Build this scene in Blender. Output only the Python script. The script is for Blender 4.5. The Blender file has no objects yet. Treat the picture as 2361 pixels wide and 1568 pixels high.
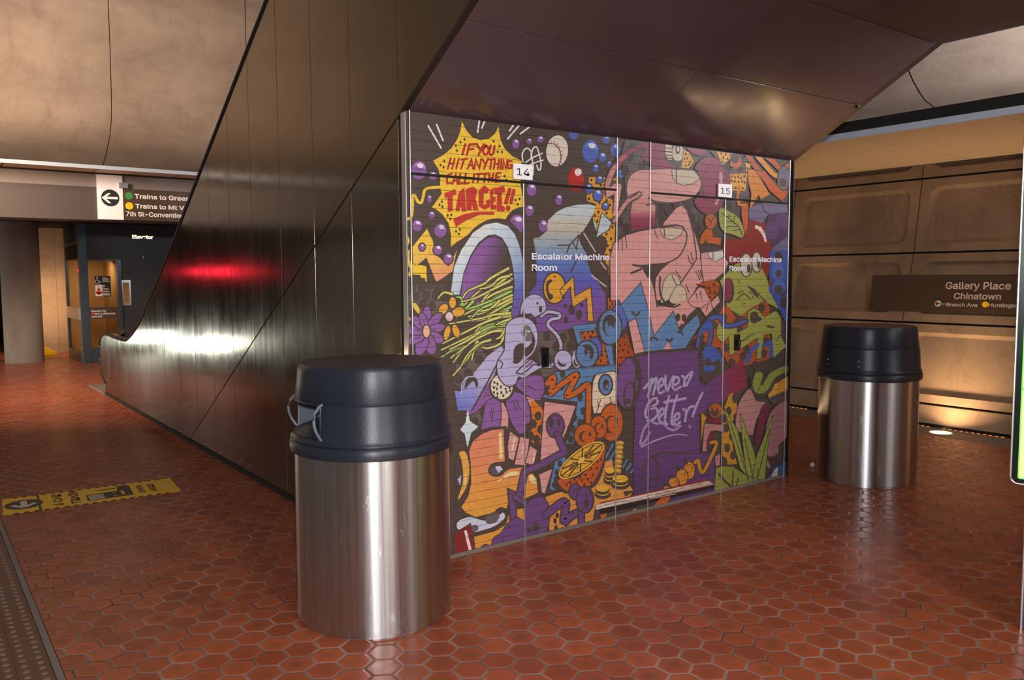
import bpy, bmesh, math, random
from mathutils import Vector, Matrix
from mathutils.geometry import tessellate_polygon
random.seed(7)
SC = bpy.context.scene
COL = SC.collection

# ------------------------------------------------------------------ camera, world, lights, exposure
EYE = Vector((0, 0, 1.57)); FPX = 1889.16
YAW, PITCH, ROLL = 0.63683843, 0.07787634, -0.00508246
FW = Vector((math.sin(YAW)*math.cos(PITCH), math.cos(YAW)*math.cos(PITCH), -math.sin(PITCH)))
_r = Vector((math.cos(YAW), -math.sin(YAW), 0)); _u = _r.cross(FW)
RT = math.cos(ROLL)*_r + math.sin(ROLL)*_u
UP = -math.sin(ROLL)*_r + math.cos(ROLL)*_u
cam_d = bpy.data.cameras.new('camera'); cam = bpy.data.objects.new('camera', cam_d); COL.objects.link(cam)
cam_d.sensor_fit = 'HORIZONTAL'; cam_d.sensor_width = 36.0; cam_d.lens = FPX/2361*36
cam_d.clip_start = 0.05; cam_d.clip_end = 200
cam.matrix_world = Matrix(((RT.x, UP.x, -FW.x, EYE.x), (RT.y, UP.y, -FW.y, EYE.y), (RT.z, UP.z, -FW.z, EYE.z), (0, 0, 0, 1)))
SC.camera = cam
SC.view_settings.view_transform = 'Standard'; SC.view_settings.look = 'None'
SC.view_settings.gamma = 1.0; SC.view_settings.use_curve_mapping = False
SC.view_settings.exposure = 0.0
SC.cycles.max_bounces = 8; SC.cycles.sample_clamp_indirect = 6.0
SC.cycles.use_denoising = True

W = bpy.data.worlds.new('station_air'); SC.world = W; W.use_nodes = True
W.node_tree.nodes['Background'].inputs[0].default_value = (0.60, 0.54, 0.48, 1)
W.node_tree.nodes['Background'].inputs[1].default_value = 0.27

def area(name, loc, aim, size, power, col, shape='DISK', size_y=None, spread=180):
    d = bpy.data.lights.new(name, 'AREA'); d.shape = shape; d.size = size
    if size_y: d.size_y = size_y
    d.energy = power; d.color = col; d.spread = math.radians(spread)
    o = bpy.data.objects.new(name, d); COL.objects.link(o)
    o.location = loc; o.rotation_euler = (Vector(aim)-Vector(loc)).to_track_quat('-Z', 'Y').to_euler()
    return o
# the photographer's flash above the lens
area('camera_flash', EYE + 0.22*UP + 0.02*RT - 0.05*FW, EYE + 6*FW, 0.16, 120, (0.97, 0.97, 1.0))
# unseen fill lights added behind the camera to lift the scene
area('rear_fill', (0.9, -3.6, 3.4), (3.5, 4.0, 0.6), 1.6, 190, (1.0, 0.95, 0.90))
area('rear_fill', (5.5, -4.0, 3.6), (6.5, 4.0, 1.5), 1.6, 75, (0.98, 0.95, 0.95))
# unseen lights added to brighten the left and right vaults
area('vault_fill', (-1.5, 10.0, 4.4), (1.5, 15.5, 5.4), 2.2, 760, (1.0, 0.79, 0.60))
area('vault_fill', (7.0, 1.0, 3.0), (9.2, 4.5, 4.0), 0.5, 420, (0.95, 0.96, 1.0))
# lamps in the grated trough at the foot of the right-hand wall
area('trough_lamp', (8.30, 4.0, 0.012), (8.62, 4.0, 1.8), 0.10, 30, (1.0, 0.68, 0.38), 'RECTANGLE', 15.0)
# lit room beyond the column and around the elevator
area('lobby_lamp', (2.25, 18.6, 1.1), (2.3, 19.6, 0.9), 0.3, 26, (1.0, 0.64, 0.32))
area('lobby_lamp', (0.7, 12.0, 2.9), (0.7, 14.5, 0.0), 1.4, 60, (1.0, 0.62, 0.30))
area('elevator_cab_lamp', (2.95, 17.6, 1.90), (2.95, 17.9, 0.0), 0.4, 11, (1.0, 0.84, 0.62))
# unseen lights placed to make the white and red glints in the bronze
area('white_glint_light', (-1.15, 18.5, 0.10), (2.1, 7.0, 1.05), 0.80, 30, (0.95, 1.0, 0.84), 'RECTANGLE', 0.13)
area('white_glint_light', (0.12, 18.5, 0.33), (2.1, 9.3, 0.95), 0.32, 10, (0.95, 1.0, 0.84), 'RECTANGLE', 0.15)
for x_, w_, e_ in ((-1.61, 0.46, 3.4), (-1.0, 0.26, 1.6), (-2.24, 0.12, 0.4)):
    area('red_glint_light', (x_, 18.5, 1.70), (2.1, 7.0, 1.62), w_, e_, (1.0, 0.02, 0.05), 'RECTANGLE', 0.10)

# ------------------------------------------------------------------ picture measurements -> places
def ray(x, y): return FW + ((x-1180.5)/FPX)*RT - ((y-784)/FPX)*UP
def on(x, y, ax, val):
    d = ray(x, y); return EYE + d*((val-EYE[ax])/d[ax])
X0 = 2.118      # side of the escalator housing
Y0 = 3.806      # painted front of the machine room
T30 = math.tan(math.radians(30))

# ------------------------------------------------------------------ materials
def lin(c):
    return tuple(((v/255)/12.92 if v/255 <= 0.04045 else ((v/255+0.055)/1.055)**2.4) for v in c)
class NT:
    def __init__(s, name):
        s.m = bpy.data.materials.new(name); s.m.use_nodes = True; s.t = s.m.node_tree
        s.b = s.t.nodes['Principled BSDF']
    def n(s, typ, **kw):
        o = s.t.nodes.new(typ)
        for k, v in kw.items(): setattr(o, k, v)
        return o
    def set(s, sock, v):
        if hasattr(v, 'is_linked') or isinstance(v, bpy.types.NodeSocket): s.t.links.new(v, sock)
        else: sock.default_value = v
    def math(s, op, a, b=0.0, c=None, clamp=False):
        o = s.n('ShaderNodeMath', operation=op); o.use_clamp = clamp
        s.set(o.inputs[0], a); s.set(o.inputs[1], b)
        if c is not None: s.set(o.inputs[2], c)
        return o.outputs[0]
    def mix(s, f, a, b, blend='MIX'):
        o = s.n('ShaderNodeMix', data_type='RGBA', blend_type=blend)
        s.set(o.inputs[0], f); s.set(o.inputs[6], a); s.set(o.inputs[7], b)
        return o.outputs[2]
    def noise(s, scale, vec=None, detail=4, rough=0.6, out=0):
        o = s.n('ShaderNodeTexNoise'); o.inputs['Scale'].default_value = scale
        o.inputs['Detail'].default_value = detail; o.inputs['Roughness'].default_value = rough
        if vec is not None: s.t.links.new(vec, o.inputs['Vector'])
        return o.outputs[out]
    def pos(s, scale=(1, 1, 1)):
        g = s.n('ShaderNodeNewGeometry'); mp = s.n('ShaderNodeMapping'); mp.inputs['Scale'].default_value = scale
        s.t.links.new(g.outputs['Position'], mp.inputs['Vector']); return mp.outputs[0]
    def rng(s, v, a, b, c, d):
        o = s.n('ShaderNodeMapRange'); s.set(o.inputs[0], v)
        for i, q in enumerate((a, b, c, d)): o.inputs[i+1].default_value = q
        return o.outputs[0]
    def bump(s, h, strength, dist):
        o = s.n('ShaderNodeBump'); o.inputs['Strength'].default_value = strength; o.inputs['Distance'].default_value = dist
        s.t.links.new(h, o.inputs['Height']); s.t.links.new(o.outputs[0], s.b.inputs['Normal'])
    def base(s, c, rough=0.5, metal=0.0, spec=0.5):
        s.set(s.b.inputs['Base Color'], c if not isinstance(c, tuple) else (*c[:3], 1))
        s.set(s.b.inputs['Roughness'], rough); s.set(s.b.inputs['Metallic'], metal)
        s.b.inputs['Specular IOR Level'].default_value = spec

def plain(name, rgb, rough=0.5, metal=0.0, var=0.12, nscale=9.0, spec=0.5, stretch=(1, 1, 1), bump=0.0):
    k = NT(name); c = lin(rgb)
    nz = k.noise(nscale, k.pos(stretch))
    col = k.mix(nz, (*[v*(1-var) for v in c], 1), (*[min(1, v*(1+var)) for v in c], 1))
    k.base(col, rough, metal, spec)
    if bump: k.bump(nz, bump, 0.01)
    return k.m
def glow(name, rgb, strength):
    k = NT(name); k.base((0.02, 0.02, 0.02), 0.5)
    k.b.inputs['Emission Color'].default_value = (*lin(rgb), 1); k.b.inputs['Emission Strength'].default_value = strength
    return k.m

def bronze_mat(name, rgb, rough, metal=0.85, streak=(28, 28, 1.2)):
    k = NT(name); c = lin(rgb)
    a = k.noise(1.0, k.pos(streak), 5, 0.65); b = k.noise(2.2, k.pos(), 4, 0.6)
    col = k.mix(a, (*[v*0.86 for v in c], 1), (*[v*1.12 for v in c], 1))
    col = k.mix(k.rng(b, 0.4, 0.8, 0, 0.25), col, (*[v*0.75 for v in c], 1))
    r = k.math('ADD', k.rng(a, 0.3, 0.7, rough-0.02, rough+0.03), k.rng(b, 0.3, 0.7, -0.02, 0.04))
    k.base(col, r, metal, 0.5)
    if metal > 0.5: k.bump(b, 0.04, 0.02)
    return k.m

def concrete_mat(name, rgb, stain, stretch=(1, 1, 1)):
    k = NT(name); c = lin(rgb); d = lin(stain)
    a = k.noise(1.1, k.pos(stretch), 6, 0.62); b = k.noise(34, k.pos(), 3, 0.6); e = k.noise(3.3, k.pos((1, 1, 0.35)), 5, 0.7)
    col = k.mix(k.rng(a, 0.35, 0.7, 0, 1), (*c, 1), (*d, 1))
    col = k.mix(k.rng(e, 0.52, 0.72, 0, 0.45), col, (*[v*0.72 for v in d], 1))
    col = k.mix(k.rng(b, 0.3, 0.7, 0, 0.25), col, (*[min(1, v*1.25) for v in c], 1))
    k.base(col, 0.85, 0, 0.25); k.bump(b, 0.25, 0.006)
    return k.m

def hex_floor():
    k = NT('hexagonal_quarry_tile'); S = 0.1346; R3 = math.sqrt(3)
    g = k.n('ShaderNodeNewGeometry'); sp = k.n('ShaderNodeSeparateXYZ'); k.t.links.new(g.outputs['Position'], sp.inputs[0])
    x = k.math('DIVIDE', k.math('SUBTRACT', sp.outputs[0], 0.466+S/2), S); y = k.math('DIVIDE', k.math('SUBTRACT', sp.outputs[1], 4.51), S)
    def cell(ox, oy):
        a = k.math('SUBTRACT', k.math('FLOORED_MODULO', k.math('ADD', x, 0.5+ox), 1.0), 0.5)
        b = k.math('SUBTRACT', k.math('FLOORED_MODULO', k.math('ADD', y, R3/2+oy), R3), R3/2)
        return a, b, k.math('ADD', k.math('MULTIPLY', a, a), k.math('MULTIPLY', b, b))
    ax, ay, ad = cell(0, 0); bx, by, bd = cell(0.5, R3/2)
    pick = k.math('LESS_THAN', ad, bd)
    def sel(p, q): return k.math('ADD', k.math('MULTIPLY', pick, p), k.math('MULTIPLY', k.math('SUBTRACT', 1.0, pick), q))
    gx, gy = sel(ax, bx), sel(ay, by)
    agx, agy = k.math('ABSOLUTE', gx), k.math('ABSOLUTE', gy)
    hd = k.math('MAXIMUM', agx, k.math('ADD', k.math('MULTIPLY', agx, 0.5), k.math('MULTIPLY', agy, R3/2)))
    cx, cy = k.math('SUBTRACT', x, gx), k.math('SUBTRACT', y, gy)
    cv = k.n('ShaderNodeCombineXYZ'); k.t.links.new(k.math('ROUND', k.math('MULTIPLY', cx, 2.0)), cv.inputs[0]); k.t.links.new(k.math('ROUND', k.math('MULTIPLY', cy, 2.0)), cv.inputs[1])
    wn = k.n('ShaderNodeTexWhiteNoise', noise_dimensions='2D'); k.t.links.new(cv.outputs[0], wn.inputs['Vector'])
    nz = k.noise(7.0, k.pos(), 5, 0.65); wob = k.noise(60, k.pos(), 2, 0.5)
    edge = k.math('ADD', hd, k.rng(wob, 0.3, 0.7, -0.012, 0.012))
    grout = k.rng(edge, 0.458, 0.472, 0, 1)
    t1 = (*lin((164, 80, 48)), 1); t2 = (*lin((138, 64, 38)), 1); t3 = (*lin((104, 62, 42)), 1)
    tile = k.mix(wn.outputs['Value'], t1, t2)
    tile = k.mix(k.math('MULTIPLY', k.rng(hd, 0.05, 0.42, 1, 0), k.rng(nz, 0.38, 0.66, 0.0, 0.9)), tile, t3)
    tile = k.mix(k.rng(hd, 0.41, 0.46, 0, 0.35), tile, (*lin((190, 110, 78)), 1))
    gn = k.noise(3.0, k.pos(), 3, 0.6)
    gcol = k.mix(k.rng(gn, 0.38, 0.62, 0, 1), (*lin((84, 70, 66)), 1), (*lin((140, 122, 118)), 1))
    k.base(k.mix(grout, tile, gcol), k.math('ADD', k.rng(nz, 0.3, 0.7, 0.22, 0.36), k.math('MULTIPLY', grout, 0.3)), 0, 0.30)
    h = k.math('ADD', k.rng(edge, 0.42, 0.49, 1, 0), k.math('MULTIPLY', nz, 0.25))
    k.bump(h, 0.55, 0.004)
    return k.m

def paint_mat():
    k = NT('mural_print')
    at = k.n('ShaderNodeVertexColor', layer_name='paint')
    g = k.n('ShaderNodeNewGeometry'); sp = k.n('ShaderNodeSeparateXYZ'); k.t.links.new(g.outputs['Position'], sp.inputs[0])
    cv = k.n('ShaderNodeCombineXYZ'); k.t.links.new(sp.outputs[0], cv.inputs[0]); k.t.links.new(sp.outputs[2], cv.inputs[1])
    bt = k.n('ShaderNodeTexBrick'); bt.offset = 0.5; k.t.links.new(cv.outputs[0], bt.inputs['Vector'])
    bt.inputs['Scale'].default_value = 1.0; bt.inputs['Mortar Size'].default_value = 0.0022; bt.inputs['Mortar Smooth'].default_value = 0.3
    bt.inputs['Brick Width'].default_value = 0.116; bt.inputs['Row Height'].default_value = 0.0495
    # printed courses: dark upper joint, pale lower edge
    row = k.math('FLOORED_MODULO', sp.outputs[2], 0.0495)
    wv = k.math('ADD', row, k.rng(k.noise(14, cv.outputs[0], 3, 0.6), 0.3, 0.7, -0.0018, 0.0018))
    dark = k.math('MULTIPLY', k.rng(wv, 0.0034, 0.0054, 1, 0), k.rng(wv, 0.0002, 0.0016, 0, 1))
    pale = k.math('MULTIPLY', k.rng(wv, 0.0468, 0.0482, 0, 1), 1.0)
    brk = k.rng(k.noise(9, cv.outputs[0], 3, 0.7), 0.36, 0.6, 0.25, 1.0)
    c = at.outputs[0]
    nz = k.noise(24, cv.outputs[0], 4, 0.7)
    c = k.mix(k.rng(nz, 0.3, 0.7, 0.0, 0.16), c, (0.05, 0.035, 0.03, 1))
    c = k.mix(k.math('MULTIPLY', bt.outputs['Fac'], 0.16), c, (0.03, 0.02, 0.02, 1))
    c = k.mix(k.math('MULTIPLY', k.math('MULTIPLY', dark, brk), 0.8), c, (0.03, 0.02, 0.02, 1))
    pl = k.mix(1.0, c, (1.75, 1.65, 1.5, 1), 'MULTIPLY')
    c = k.mix(k.math('MULTIPLY', k.math('MULTIPLY', pale, brk), 0.8), c, pl)
    k.base(c, 0.42, 0, 0.35)
    k.bump(k.math('SUBTRACT', 1.0, dark), 0.25, 0.002)
    return k.m

M = {}
M['floor'] = hex_floor()
M['granite'] = plain('speckled_granite', (118, 106, 100), 0.6, 0, 0.45, 160)
M['tactile'] = plain('brown_tactile_tile', (92, 62, 52), 0.5, 0, 0.25, 30)
M['dome'] = plain('worn_dome_top', (118, 88, 70), 0.45, 0, 0.3, 40)
M['bronze'] = bronze_mat('bronze_cladding', (98, 88, 74), 0.125, 0.7)
M['bronze_soffit'] = bronze_mat('bronze_soffit', (88, 68, 70), 0.15, 0.12, (5, 0.7, 0.7))
M['bronze_dark'] = plain('dark_bronze', (48, 38, 34), 0.45, 0.4)
M['joint'] = plain('joint_shadow', (24, 20, 19), 0.8)
M['silver'] = plain('satin_aluminium', (206, 202, 204), 0.32, 0.9)
M['steel'] = None
M['rubber'] = plain('black_rubber', (26, 26, 28), 0.45)
M['lidplastic'] = plain('navy_black_plastic', (32, 36, 46), 0.40, 0, 0.12, 90, 0.5, (1, 1, 1), 0.06)
_l = M['lidplastic'].node_tree; _p = _l.nodes['Principled BSDF']; _p.inputs['Anisotropic'].default_value = 0.75; _p.inputs['Anisotropic Rotation'].default_value = 0.25
_g = _l.nodes.new('ShaderNodeTangent'); _g.direction_type = 'RADIAL'; _g.axis = 'Z'; _l.links.new(_g.outputs[0], _p.inputs['Tangent'])
M['lidtop'] = plain('dusty_lid_top', (66, 52, 50), 0.55, 0, 0.2, 14, 0.4, (1, 4, 1))
M['lidinner'] = plain('lid_inside', (74, 82, 96), 0.6, 0, 0.15, 60)
M['strap'] = plain('grey_hoop', (104, 108, 120), 0.5)
M['conc_wall'] = concrete_mat('ribbed_precast', (152, 126, 102), (112, 92, 76))
M['conc_vault'] = concrete_mat('vault_concrete', (158, 138, 122), (126, 106, 94), (0.7, 0.7, 1.6))
M['conc_col'] = concrete_mat('column_concrete', (142, 132, 126), (106, 98, 92), (1, 1, 0.3))
M['canopy'] = plain('canopy_panel', (208, 184, 154), 0.6, 0, 0.06, 3)
M['whitetrim'] = plain('white_canopy_edge', (196, 208, 226), 0.5, 0, 0.04, 4)
M['whitetrim_dim'] = plain('dimmed_canopy_edge', (150, 160, 178), 0.5, 0, 0.04, 4)  # white canopy edge again, colour darkened to offset the strong light on it
M['darkgap'] = plain('shadow_gap', (34, 32, 30), 0.9)
M['fascia'] = plain('brown_fascia', (66, 56, 56), 0.55, 0, 0.06, 3)
M['greyband'] = plain('grey_fascia', (122, 112, 112), 0.6, 0, 0.05, 3)
M['signwhite'] = plain('white_sign_face', (222, 218, 226), 0.5, 0, 0.03)
M['signtext'] = plain('sign_lettering', (222, 216, 220), 0.5, 0, 0.03)
M['signblack'] = plain('black_disc', (28, 30, 32), 0.45)
M['signbrown'] = plain('brown_sign_face', (64, 48, 36), 0.5, 0, 0.05)
M['signtext2'] = plain('cream_lettering', (196, 176, 164), 0.5, 0, 0.03)
M['green'] = plain('green_dot', (52, 128, 62), 0.5); M['yellow'] = plain('yellow_dot', (232, 180, 20), 0.5)
M['red'] = plain('red_print', (205, 30, 34), 0.5); M['white'] = plain('white_print', (232, 226, 224), 0.5, 0, 0.03)
M['slate'] = plain('slate_cladding', (46, 48, 54), 0.5, 0.2, 0.12, 6)
M['frame'] = plain('elevator_frame', (70, 82, 94), 0.35, 0.6, 0.1, 12)
M['cab'] = plain('tan_cab_lining', (196, 156, 104), 0.6, 0, 0.08, 3)
M['decal'] = plain('yellow_floor_film', (226, 176, 34), 0.55, 0, 0.14, 16)
M['decalk'] = plain('black_print', (44, 38, 32), 0.55, 0, 0.12, 20); M['decalw'] = plain('pale_print', (206, 186, 168), 0.55)
M['caution'] = plain('caution_yellow', (236, 204, 24), 0.45, 0, 0.06)
M['mesh_tan'] = plain('tan_grille', (150, 116, 74), 0.5, 0.3, 0.3, 120)
M['paper'] = plain('white_paper', (225, 222, 220), 0.7)
M['black_gloss'] = plain('black_gloss', (20, 22, 24), 0.2)
M['bezel'] = plain('blued_bezel', (58, 62, 74), 0.25, 0.4)
M['plateplastic'] = plain('number_plate_white', (252, 251, 253), 0.4, 0, 0.02)
M['letterwhite'] = plain('door_lettering_white', (236, 236, 244), 0.5, 0, 0.02)
M['paint'] = paint_mat()
M['screen'] = glow('lit_screen', (226, 255, 150), 1.25); M['screen_green'] = glow('lit_screen_edge', (110, 235, 90), 1.1)
M['uplens'] = glow('uplight_lens', (255, 214, 130), 6.0)
M['litletters'] = glow('lit_letters', (255, 236, 205), 1.5); M['redlamp'] = glow('red_indicator', (255, 20, 24), 3.0)
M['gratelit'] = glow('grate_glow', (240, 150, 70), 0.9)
def steel_mat():
    k = NT('brushed_steel')  # grain runs around the drum
    a = k.noise(1.0, k.pos((60, 60, 0.8)), 5, 0.7); b = k.noise(11, k.pos((1.6, 1.6, 0.55)), 5, 0.75); f = k.noise(6, k.pos((3, 3, 0.25)), 4, 0.6)
    c = k.mix(a, (*lin((160, 158, 157)), 1), (*lin((218, 217, 217)), 1))
    scuff = k.rng(b, 0.60, 0.68, 0, 0.6)
    c = k.mix(scuff, c, (*lin((205, 202, 204)), 1))
    k.base(c, k.math('ADD', k.rng(a, 0.3, 0.7, 0.27, 0.35), k.math('MULTIPLY', scuff, 0.35)), 1.0)
    k.b.inputs['Anisotropic'].default_value = 0.9; k.b.inputs['Anisotropic Rotation'].default_value = 0.25
    tg = k.n('ShaderNodeTangent', direction_type='RADIAL', axis='Z'); k.t.links.new(tg.outputs[0], k.b.inputs['Tangent'])
    k.bump(f, 0.03, 0.01)
    return k.m
M['steel'] = steel_mat()
def glass_mat(name, tint, mixf):
    k = NT(name); t = k.t
    tr = k.n('ShaderNodeBsdfTransparent'); tr.inputs[0].default_value = (*tint, 1)
    gl = k.n('ShaderNodeBsdfGlossy'); gl.inputs['Roughness'].default_value = 0.06; gl.inputs[0].default_value = (0.8, 0.85, 0.9, 1)
    mx = k.n('ShaderNodeMixShader'); mx.inputs[0].default_value = mixf
    t.links.new(tr.outputs[0], mx.inputs[1]); t.links.new(gl.outputs[0], mx.inputs[2])
    t.links.new(mx.outputs[0], t.nodes['Material Output'].inputs[0])
    return k.m
M['glass'] = glass_mat('elevator_glass', (0.78, 0.70, 0.58), 0.10)

# ------------------------------------------------------------------ building helpers
ORG = {}
def tag(o, label=None, cat=None, group=None, kind=None):
    if label: o['label'] = label
    if cat: o['category'] = cat
    if group: o['group'] = group
    if kind: o['kind'] = kind
    return o
def thing(name, loc, label, cat, group=None):
    o = bpy.data.objects.new(name, None); COL.objects.link(o); o.empty_display_size = 0.1
    o.location = loc; ORG[o.name] = Vector(loc)
    return tag(o, label, cat, group)
class MB:
    """collects shapes in world metres; build() links them as ONE mesh object"""
    def __init__(s): s.bm = bmesh.new(); s.mi = 0
    def f(s, vs):
        try: fc = s.bm.faces.new(vs)
        except ValueError: return None
        fc.material_index = s.mi; return fc
    def poly(s, pts): return s.f([s.bm.verts.new(p) for p in pts])
    def box(s, a, b):
        (x0, y0, z0), (x1, y1, z1) = a, b
        x0, x1 = sorted((x0, x1)); y0, y1 = sorted((y0, y1)); z0, z1 = sorted((z0, z1))
        v = [s.bm.verts.new(p) for p in ((x0,y0,z0),(x1,y0,z0),(x1,y1,z0),(x0,y1,z0),(x0,y0,z1),(x1,y0,z1),(x1,y1,z1),(x0,y1,z1))]
        for q in ((0,3,2,1),(4,5,6,7),(0,1,5,4),(1,2,6,5),(2,3,7,6),(3,0,4,7)): s.f([v[i] for i in q])
        return s
    def obox(s, c, ax, ay, az, hx, hy, hz):
        c = Vector(c); v = []
        for k in (-1, 1):
            for i, j in ((-1,-1),(1,-1),(1,1),(-1,1)): v.append(s.bm.verts.new(c + ax*hx*i + ay*hy*j + az*hz*k))
        for q in ((0,3,2,1),(4,5,6,7),(0,1,5,4),(1,2,6,5),(2,3,7,6),(3,0,4,7)): s.f([v[i] for i in q])
        return s
    def prism(s, pts, d):
        """closed outline extruded by the vector d"""
        d = Vector(d); a = [s.bm.verts.new(p) for p in pts]; b = [s.bm.verts.new(Vector(p)+d) for p in pts]; n = len(a)
        s.f(a[::-1]); s.f(b)
        for i in range(n): s.f([a[i], a[(i+1) % n], b[(i+1) % n], b[i]])
        return s
    def tube(s, pts, r, n=10, close=False, sx=1.0):
        pts = [Vector(p) for p in pts]; rings = []
        for i, p in enumerate(pts):
            t = (pts[min(i+1, len(pts)-1)] - pts[max(i-1, 0)]).normalized()
            h = Vector((0, 0, 1)) if abs(t.z) < 0.95 else Vector((1, 0, 0))
            u = t.cross(h).normalized(); w = u.cross(t).normalized()
            rings.append([s.bm.verts.new(p + u*r*sx*math.cos(2*math.pi*k/n) + w*r*math.sin(2*math.pi*k/n)) for k in range(n)])
        for a, b in zip(rings, rings[1:]):
            for k in range(n): s.f([a[k], a[(k+1) % n], b[(k+1) % n], b[k]])
        s.f(rings[0][::-1]); s.f(rings[-1]); return s
    def lathe(s, c, prof, n=64, skip=None, caps=True):
        """prof: list of (r, z); skip(angle, zmid) leaves a face out"""
        c = Vector(c); rings = []
        for r, z in prof: rings.append([s.bm.verts.new(c + Vector((r*math.cos(2*math.pi*k/n), r*math.sin(2*math.pi*k/n), z))) for k in range(n)])
        for i, (a, b) in enumerate(zip(rings, rings[1:])):
            for k in range(n):
                if skip and skip(2*math.pi*(k+0.5)/n, (prof[i][1]+prof[i+1][1])/2): continue
                s.f([a[k], a[(k+1) % n], b[(k+1) % n], b[k]])
        if caps: s.f(rings[0][::-1]); s.f(rings[-1])
        return s
    def sphere(s, c, r, seg=10, rings=6):
        mtx = Matrix.Translation(c) @ Matrix.Diagonal((*((r, r, r) if not hasattr(r, '__len__') else r), 1))
        q = bmesh.ops.create_uvsphere(s.bm, u_segments=seg, v_segments=rings, radius=1, matrix=mtx)
        for fc in {f for v in q['verts'] for f in v.link_faces}: fc.material_index = s.mi
        return s
    def build(s, name, mats, parent=None, smooth=False, bevel=0, recalc=True, kind=None):
        if recalc: bmesh.ops.recalc_face_normals(s.bm, faces=s.bm.faces[:])
        me = bpy.data.meshes.new(name); org = ORG[parent.name] if parent else Vector((0, 0, 0))
        if not parent:
            lo = Vector([min(v.co[i] for v in s.bm.verts) for i in range(3)]); hi = Vector([max(v.co[i] for v in s.bm.verts) for i in range(3)])
            org = Vector(((lo.x+hi.x)/2, (lo.y+hi.y)/2, lo.z))
        base = org
        for v in s.bm.verts: v.co -= base
        s.bm.to_mesh(me); s.bm.free()
        for m in (mats if isinstance(mats, (list, tuple)) else [mats]): me.materials.append(m)
        if smooth:
            for p in me.polygons: p.use_smooth = True
            me.set_sharp_from_angle(angle=math.radians(38))
        o = bpy.data.objects.new(name, me); COL.objects.link(o)
        if parent: o.parent = parent; ORG[o.name] = org
        else: o.location = org; ORG[o.name] = org
        if bevel:
            b = o.modifiers.new('edge', 'BEVEL'); b.width = bevel; b.segments = 2; b.limit_method = 'ANGLE'; b.angle_limit = math.radians(40)
        if kind: o['kind'] = kind
        return o

_tc = {}
try: FONT = bpy.data.fonts.load(bpy.utils.system_resource('DATAFILES', path='fonts') + '/Inter.woff2')
except Exception: FONT = None
def text_into(mb, txt, org, ax, up, height=None, width=None, bold=0.02, align='LEFT', depth=0.0):
    """flat letters as faces; org = left end of the base line"""
    key = (txt, bold)
    if key not in _tc:
        c = bpy.data.curves.new('t', 'FONT'); c.body = txt; c.size = 1; c.font = FONT or c.font; c.offset = bold; c.resolution_u = 3
        o = bpy.data.objects.new('t', c); COL.objects.link(o); bpy.context.view_layer.update()
        me = bpy.data.meshes.new_from_object(o.evaluated_get(bpy.context.evaluated_depsgraph_get()))
        _tc[key] = ([v.co.copy() for v in me.vertices], [list(p.vertices) for p in me.polygons])
        bpy.data.objects.remove(o); bpy.data.curves.remove(c); bpy.data.meshes.remove(me)
    vs, fs = _tc[key]
    x0 = min(v.x for v in vs); x1 = max(v.x for v in vs)
    sy = height/0.72 if height else width/(x1-x0); sx = width/(x1-x0) if width else sy
    ax = Vector(ax).normalized(); up = Vector(up).normalized(); n = ax.cross(up)
    off = {'LEFT': 0, 'CENTER': -(x1-x0)*sx/2}[align]
    nv = [mb.bm.verts.new(Vector(org) + ax*((v.x-x0)*sx+off) + up*v.y*sy + n*depth) for v in vs]
    for q in fs: mb.f([nv[i] for i in q])
    return (x1-x0)*sx

def clip(pts, ax, val, keep):
    """part of a 2-D outline with pts[ax] >= val (keep=1) or <= val (keep=-1)"""
    out = []
    for i in range(len(pts)):
        a, b = pts[i], pts[(i+1) % len(pts)]
        da, db = keep*(a[ax]-val), keep*(b[ax]-val)
        if da >= 0: out.append(a)
        if (da > 0 > db) or (da < 0 < db):
            t = da/(da-db); out.append(tuple(a[i2]+(b[i2]-a[i2])*t for i2 in range(len(a))))
    return out

# ------------------------------------------------------------------ floor and platform edge
fb = MB(); fb.box((0.435, -5, -0.12), (7.96, 27, 0)); fb.build('floor', M['floor'], kind='structure')
g = MB(); g.box((7.965, -5, -0.12), (8.40, 27, 0.0)); g.build('trim_1', M['granite'], kind='structure')
g = MB(); g.box((0.405, -5, -0.12), (0.432, 27, 0.001)); g.build('trim_2', M['granite'], kind='structure')
tb = MB(); tb.box((0.286, -5, -0.12), (0.402, 27, 0.0)); tb.box((-0.35, -5, -0.12), (0.279, 27, 0.0))
tb.box((0.279, -5, -0.12), (0.286, 27, -0.004)); tb.mi = 1
for iy in range(150):
    for ix in range(11):
        y = 1.6 + iy*0.0585; x = 0.372 - ix*0.0585
        if x < -0.2 or 0.262 < x < 0.303: continue
        rg = []
        for r, z in ((0.0150, 0.0002), (0.0115, 0.0042), (0.0085, 0.0054)):
            rg.append([tb.bm.verts.new((x+r*math.cos(a*math.pi/4), y+r*math.sin(a*math.pi/4), z)) for a in range(8)])
        for a, b in zip(rg, rg[1:]):
            for q in range(8): tb.f([a[q], a[(q+1) % 8], b[(q+1) % 8], b[q]])
        tb.f(rg[-1])
tb.build('floor_tactile', [M['tactile'], M['dome']], kind='structure')
tk = MB(); tk.box((-6.5, -5, -1.4), (-0.35, 27, -1.2)); tk.build('floor_trackbed', M['darkgap'], kind='structure')

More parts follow.
